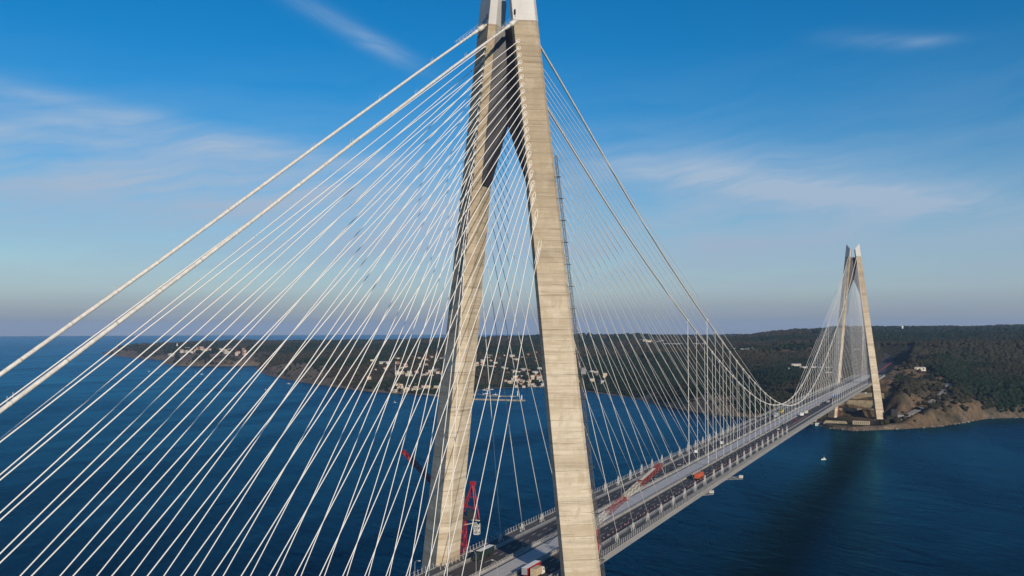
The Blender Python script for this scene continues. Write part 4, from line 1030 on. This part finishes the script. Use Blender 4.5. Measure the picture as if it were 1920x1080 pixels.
cluster(8, 768, 832, 672, 680, 'at the top edge of the left hillside', 'houses on the upper hillside',1.05)
cluster(30, 732, 828, 722, 737, 'on the quay of the village waterfront', 'buildings on the waterfront', .7, (0, 2, 3, 4), .5, 9)
cluster(10, 892, 1020, 722, 728, 'beside the harbour beach', 'houses by the harbour beach', .7, (0, 3, 4), .5, 9)
cluster(4, 690, 735, 678, 715, 'alone on the brown slope left of the village', 'houses left of the village', .9)
cluster(9, 337, 360, 655, 663, 'at the left end of the cliff top row', 'cliff top villas', 1.4, (0, 3, 2), .9, 16)
cluster(8, 364, 381, 654, 660, 'in the pink cluster on the cliff top', 'cliff top villas in the middle', 1.5, (1, 0), .9, 16)
cluster(13, 382, 438, 657, 663, 'strung along the cliff top lane', 'villas along the cliff lane', 1.2, (0, 3), .9, 16)
cluster(9, 441, 468, 656, 667, 'at the right end of the cliff top row', 'villas at the end of the cliff', 1.3, (0, 1), .9, 16)
cluster(3, 317, 326, 666, 670, 'low on the bare headland slope', 'villas low on the headland', 1.2, (0, 3), .9, 14)
cluster(14, 404, 452, 634, 641, 'in the far town on the skyline', 'houses of the far town', 2.0, (3, 0, 2), .9, 26)
cluster(4, 364, 380, 638, 642, 'on the skyline near the lighthouse', 'houses near the lighthouse', 1.6, (3, 0), .9, 26)
cluster(8, 1100, 1135, 684, 722, 'in the trees right of the near tower', 'houses right of the near tower', .9)
cluster(7, 1200, 1240, 638, 646, 'beside the brown clearing on the plateau', 'houses by the plateau clearing', 1.5, (3, 2), .5, 20)
cluster(8, 1380, 1416, 659, 664, 'in the far clearing above the ravine', 'houses in the far clearing', 1.1, (3, 0), .5, 16)
cluster(5, 1812, 1836, 612, 617, 'on the skyline at the right', 'houses on the right skyline', 1.8, (3, 0), .5, 30)
cluster(5, 1696, 1704, 621, 625, 'at the foot of the white hilltop tower', 'houses by the hilltop tower', 1.3, (3,), .5, 16)

def at_ground(px, py, fb):
    q = hit(px, py); return q if q else fb
# minaret and mosque
q = at_ground(745, 704, (2115, 1428, 25)); t = empty('mosque', q, .6, 'white mosque with a slim minaret on the village hillside', 'mosque')
g = MB(); g.box((0, 0, 4), (16, 16, 10)); g.build('wall', M['wall_w'], t)
g = MB(); secs = [[(6.5*math.cos(a)*math.cos(e), 6.5*math.sin(a)*math.cos(e), 9+5.5*math.sin(e)) for a in np.linspace(0, 2*PI, 17)[:-1]] for e in np.linspace(0, 1.5, 7)]; g.loft(secs); g.build('dome', M['roofg'], t, smooth=True)
g = MB(); g.tube((-11, 6, -1), (-11, 6, 26), 1.3, 10, 1.1); g.tube((-11, 6, 19), (-11, 6, 20.2), 2.1, 10); g.tube((-11, 6, 26), (-11, 6, 32), 1.3, 10, .05); g.build('minaret', M['wall_w'], t)
# lighthouse on the outer headland
q = at_ground(328, 645, (3600, 3900, 55)); t = empty('lighthouse', q, 0, 'tall white lighthouse on the skyline of the outer headland', 'lighthouse')
g = MB(); g.tube((0, 0, -1), (0, 0, 24), 3.6, 12, 2.4); g.build('tower', M['white'], t)
g = MB(); g.tube((0, 0, 24), (0, 0, 25), 3.6, 12); g.tube((0, 0, 25), (0, 0, 29), 1.9, 10); g.tube((0, 0, 29), (0, 0, 32), 2.3, 10, .1); g.build('lantern', M['galv'], t)
# white tower on the right-hand hills
q = at_ground(1692, 623, (4300, 60, 140)); t = empty('hilltop_tower', q, 0, 'lone white tower rising above the wooded hills at the right', 'tower')
sc = math.hypot(q[0]-CAM[0], q[1]-CAM[1])/4700
g = MB(); g.tube((0, 0, -2), (0, 0, 27*sc), 4.2*sc, 10, 3.6*sc); g.build('shaft', M['white'], t); g = MB(); g.tube((0, 0, 24*sc), (0, 0, 29*sc), 5*sc, 10); g.tube((0, 0, 29*sc), (0, 0, 36*sc), .7*sc, 6); g.build('head', M['white'], t)
# long sheds in the works yard and other large sheds
def shed(x, y, z, rz, ln, wd, h, label, wm, rm):
    t = empty('shed', (x, y, z), rz, label, 'shed'); g = MB(); g.box((0, 0, h/2-1), (ln, wd, h+2)); g.build('wall', wm, t)
    g = MB(); g.loft([[(xx, -wd/2-.4, h), (xx, wd/2+.4, h), (xx, 0, h+wd*.12)] for xx in (-ln/2-.4, ln/2+.4)]); g.build('roof', rm, t)
    g = MB(); 
    for k in range(int(ln//8)): g.box((-ln/2+5+8*k, wd/2+.05, h*.45), (3.2, .1, h*.5)); g.box((-ln/2+5+8*k, -wd/2-.05, h*.45), (3.2, .1, h*.5))
    g.build('doors', M['shade'], t)
vx = R(115)
for px, py, ln, wd, h, lb in ((1492, 691, 24, 16, 11, 'white gabled shed at the left end of the works yard'), (1475, 694, 22, 10, 5, 'low pale hut left of the gabled shed in the works yard'), (1516, 693, 46, 14, 7, 'long white shed in the middle of the works yard'),
                              (1550, 694, 40, 14, 7, 'long pale shed in the works yard behind the stay cables'), (1562, 705, 34, 12, 8, 'tan works shed behind the left leg of the far tower'), (1286, 649, 200, 26, 9, 'very long white hall on the plateau'),
                              (1222, 642, 60, 24, 8, 'white hall beside the brown clearing on the plateau'), (722, 681, 34, 12, 5, 'long white shed alone on the brown slope'), (1723, 694, 26, 9, 6, 'low pale hut at the edge of the road cutting'), (1608, 661, 22, 14, 10, 'white building seen between the legs of the far tower')):
    q = hit(px, py)
    if q: shed(q[0], q[1], q[2]-.3, vx, ln, wd, h, lb, M['wall_w'] if 'tan' not in lb else M['tan'], M['roofg'])
# breakwater, its lights, inner jetty
def mole(name, pts, w, h, label):
    g = MB(); P = [Vector((x, y, 0)) for x, y in pts]; rows = []; n = 26
    for i in range(len(P)-1):
        for f in np.linspace(0, 1, n)[:(n if i == len(P)-2 else n-1)]:
            c = P[i].lerp(P[i+1], f); d = (P[i+1]-P[i]).normalized(); s = Vector((-d.y, d.x, 0))
            j = lambda: RNG.uniform(-.8, .8)
            rows.append([c+s*(w+j())+Vector((0, 0, -2)), c+s*(w*.62+j()*.5)+Vector((0, 0, h*.6)), c+s*(w*.5)+Vector((0, 0, h)), c-s*(w*.5)+Vector((0, 0, h)), c-s*(w*.62+j()*.5)+Vector((0, 0, h*.6)), c-s*(w+j())+Vector((0, 0, -2))])
    g.loft(rows); tag(g.build(name, M['rock']), label, 'breakwater')
mole('breakwater', [(1655, 1050), (1592, 945), (1556, 855), (1568, 728)], 8, 3.2, 'long tan stone breakwater sheltering the village harbour')
mole('jetty', [(1742, 960), (1672, 880), (1688, 800)], 4, 1.8, 'short dark jetty inside the village breakwater')
for (x, y), lb in (((1569, 736), 'small white harbour light on the tip of the breakwater'), ((1688, 803), 'small white harbour light on the end of the inner jetty')):
    t = empty('harbour_light', (x, y, 2.2), 0, lb, 'harbour light'); g = MB(); g.tube((0, 0, 0), (0, 0, 9), 1.3, 8, 1.0); g.build('tower', M['white'], t); g = MB(); g.tube((0, 0, 9), (0, 0, 12), 1.4, 8, .3); g.build('lantern', M['white'], t)

# ---- building site at the foot of the far tower
def ribbed_wall(x, z0, z1, y0, y1, label):
    g = MB(); n = int((y1-y0)/3.2)
    g.box((x+1.2, (y0+y1)/2, (z0+z1)/2-.5), (2.4, y1-y0, z1-z0+1.6))
    for k in range(n+1): g.box((x-.25, y0+(y1-y0)*k/n, (z0+z1)/2-.4), (.9, 1.0, z1-z0+1.2), 0, .8)
    g.box((x+.6, (y0+y1)/2, z1+.5), (2.2, y1-y0+.6, .6)); tag(g.build('retaining_wall', M['sitewall']), label, 'retaining wall')
ribbed_wall(1446.5, 6, 19, -40, 40, 'lowest ribbed retaining wall between the far tower legs')
ribbed_wall(1474.5, 19, 32, -40, 40, 'middle ribbed retaining wall between the far tower legs')
ribbed_wall(1506.5, 32, 44, -40, 40, 'upper ribbed retaining wall between the far tower legs')
for k, (x, y, lx, ly, h, mt, lb) in enumerate(((1296, -19, 12, 26, 5.5, 'tan', 'tan formwork block at the water edge before the far tower'), (1298, 22, 6, 40, 4, 'sitewall', 'long low earth bank on the quay before the far tower'), (1352, -66, 12, 8, 4, 'white', 'white site hut right of the far tower foot'),
        (1338, -52, 9, 5, 3, 'white', 'small white site cabin near the far tower foot'), (1372, -76, 14, 9, 5, 'roofg', 'pale grey site hut at the start of the gravel ramp'), (1308, 52, 10, 7, 3.2, 'white', 'white site container left of the far tower'), (1330, 60, 8, 6, 3, 'wall_w', 'pale site container by the left leg of the far tower'), (1398, -64, 10, 9, 9, 'darksteel', 'dark steel frame stack right of the far tower foot'))):
    z = max(gz(x, y), 1.0); t = empty('site_hut' if mt not in ('tan', 'sitewall', 'darksteel') else ('formwork' if mt == 'tan' else ('earth_bank' if mt == 'sitewall' else 'steel_stack')), (x, y, z), 0, lb, 'site building' if mt not in ('sitewall',) else 'earth bank')
    g = MB(); g.box((0, 0, h/2-.5), (lx, ly, h+1), 0, .8 if mt == 'sitewall' else 1.0); g.build('wall' if mt != 'sitewall' else 'bank', M[mt], t)
    if mt != 'sitewall':
        g = MB()
        for j in range(max(2, int(ly//3))): 
            for zz in ((1.6, 3.8) if h > 5 else (1.6,)): g.box((-lx/2-.04, -ly/2+1.5+3*j, zz), (.1, 1.5, 1.3))
        g.build('openings', M['shade'], t)
def ribbon(name, pts, w, mat, label, cat, lift=.9):
    P = np.array(pts, float); s = np.r_[0, np.cumsum(np.hypot(*np.diff(P, axis=0).T))]; u = np.arange(0, s[-1], 6.0)
    X = np.interp(u, s, P[:, 0]); Y = np.interp(u, s, P[:, 1])
    k = np.ones(9)/9; X = np.convolve(np.pad(X, 4, mode='edge'), k, 'valid'); Y = np.convolve(np.pad(Y, 4, mode='edge'), k, 'valid')
    tx = np.gradient(X); ty = np.gradient(Y); l = np.hypot(tx, ty); nx, ny = -ty/l, tx/l
    Z = height(X, Y); Z = np.convolve(np.pad(Z, 4, mode='edge'), k, 'valid')+lift; g = MB(); w2 = w/2
    g.loft([[(x-a*w2, y-b_*w2, z-1.6), (x-a*w2, y-b_*w2, z), (x+a*w2, y+b_*w2, z), (x+a*w2, y+b_*w2, z-1.6)] for x, y, z, a, b_ in zip(X, Y, Z, nx, ny)], closed=False)
    tag(g.build(name, mat), label, cat, kind='structure')
ribbon('gravel_track', [p[:2] for p in RAMP], 12, M['track'], 'pale gravel ramp climbing the cape right of the far tower', 'track', .5)
ribbon('beach_road', [(1660, 1120), (1700, 1010), (1790, 990), (1890, 1030), (1990, 1000), (2045, 910), (2030, 800), (1970, 725)], 9, M['track'], 'pale road along the village waterfront', 'road')
ribbon('approach_road', [(1725, 0), (2000, 0), (2300, 10), (2650, 30)], 40, M['asphalt'], 'dark motorway running inland from the far end of the bridge', 'road', .4)

make_forest()
# boulders and rubble along the waterline of the cape
def make_boulders():
    g = MB(); n = 5200; X = 1235+RNG.random(n)*480; Y = -420+RNG.random(n)*560; d = shore_dist(X, Y)
    k = np.abs(d-1.0) < 5; X, Y = X[k], Y[k]
    for x, y in zip(X, Y):
        r = 0.5+1.7*RNG.random()**2.5; z = max(gz_fast(x, y), -.3)
        vs = [(x+r*sx*RNG.uniform(.6, 1.1), y+r*sy*RNG.uniform(.6, 1.1), z+r*sz*RNG.uniform(.5, .9)) for sx in (-1, 1) for sy in (-1, 1) for sz in (-1, 1)]
        g.add(vs, [(0, 1, 3, 2), (4, 6, 7, 5), (0, 4, 5, 1), (2, 3, 7, 6), (0, 2, 6, 4), (1, 5, 7, 3)])
    tag(g.build('boulders', M['rock'], fix=False), 'brown boulders and rubble along the waterline of the cape', 'boulders', kind='stuff')
def gz_fast(x, y): return 0.6
make_boulders()


# ------------------------------------------------------------------ air
def make_haze():
    mt = bpy.data.materials.new('haze_air'); mt.use_nodes = True; nt = mt.node_tree
    nt.nodes.remove(nt.nodes['Principled BSDF'])
    v = nt.nodes.new('ShaderNodeVolumePrincipled'); v.inputs['Color'].default_value = HAZE_COL
    v.inputs['Density'].default_value = HAZE_D; v.inputs['Anisotropy'].default_value = 0.0
    lk(nt, v.outputs[0], nt.nodes['Material Output'].inputs['Volume'])
    g = MB(); g.box((CAM[0]+1500, CAM[1], 168), (52000, 52000, 346)); o = g.build('haze', mt); tag(o, 'thin blue haze over the sea and far hills', 'haze', kind='stuff')
HAZE_COL = (0.46, 0.66, 1.0, 1.0); HAZE_D = 3.0e-5
make_haze()
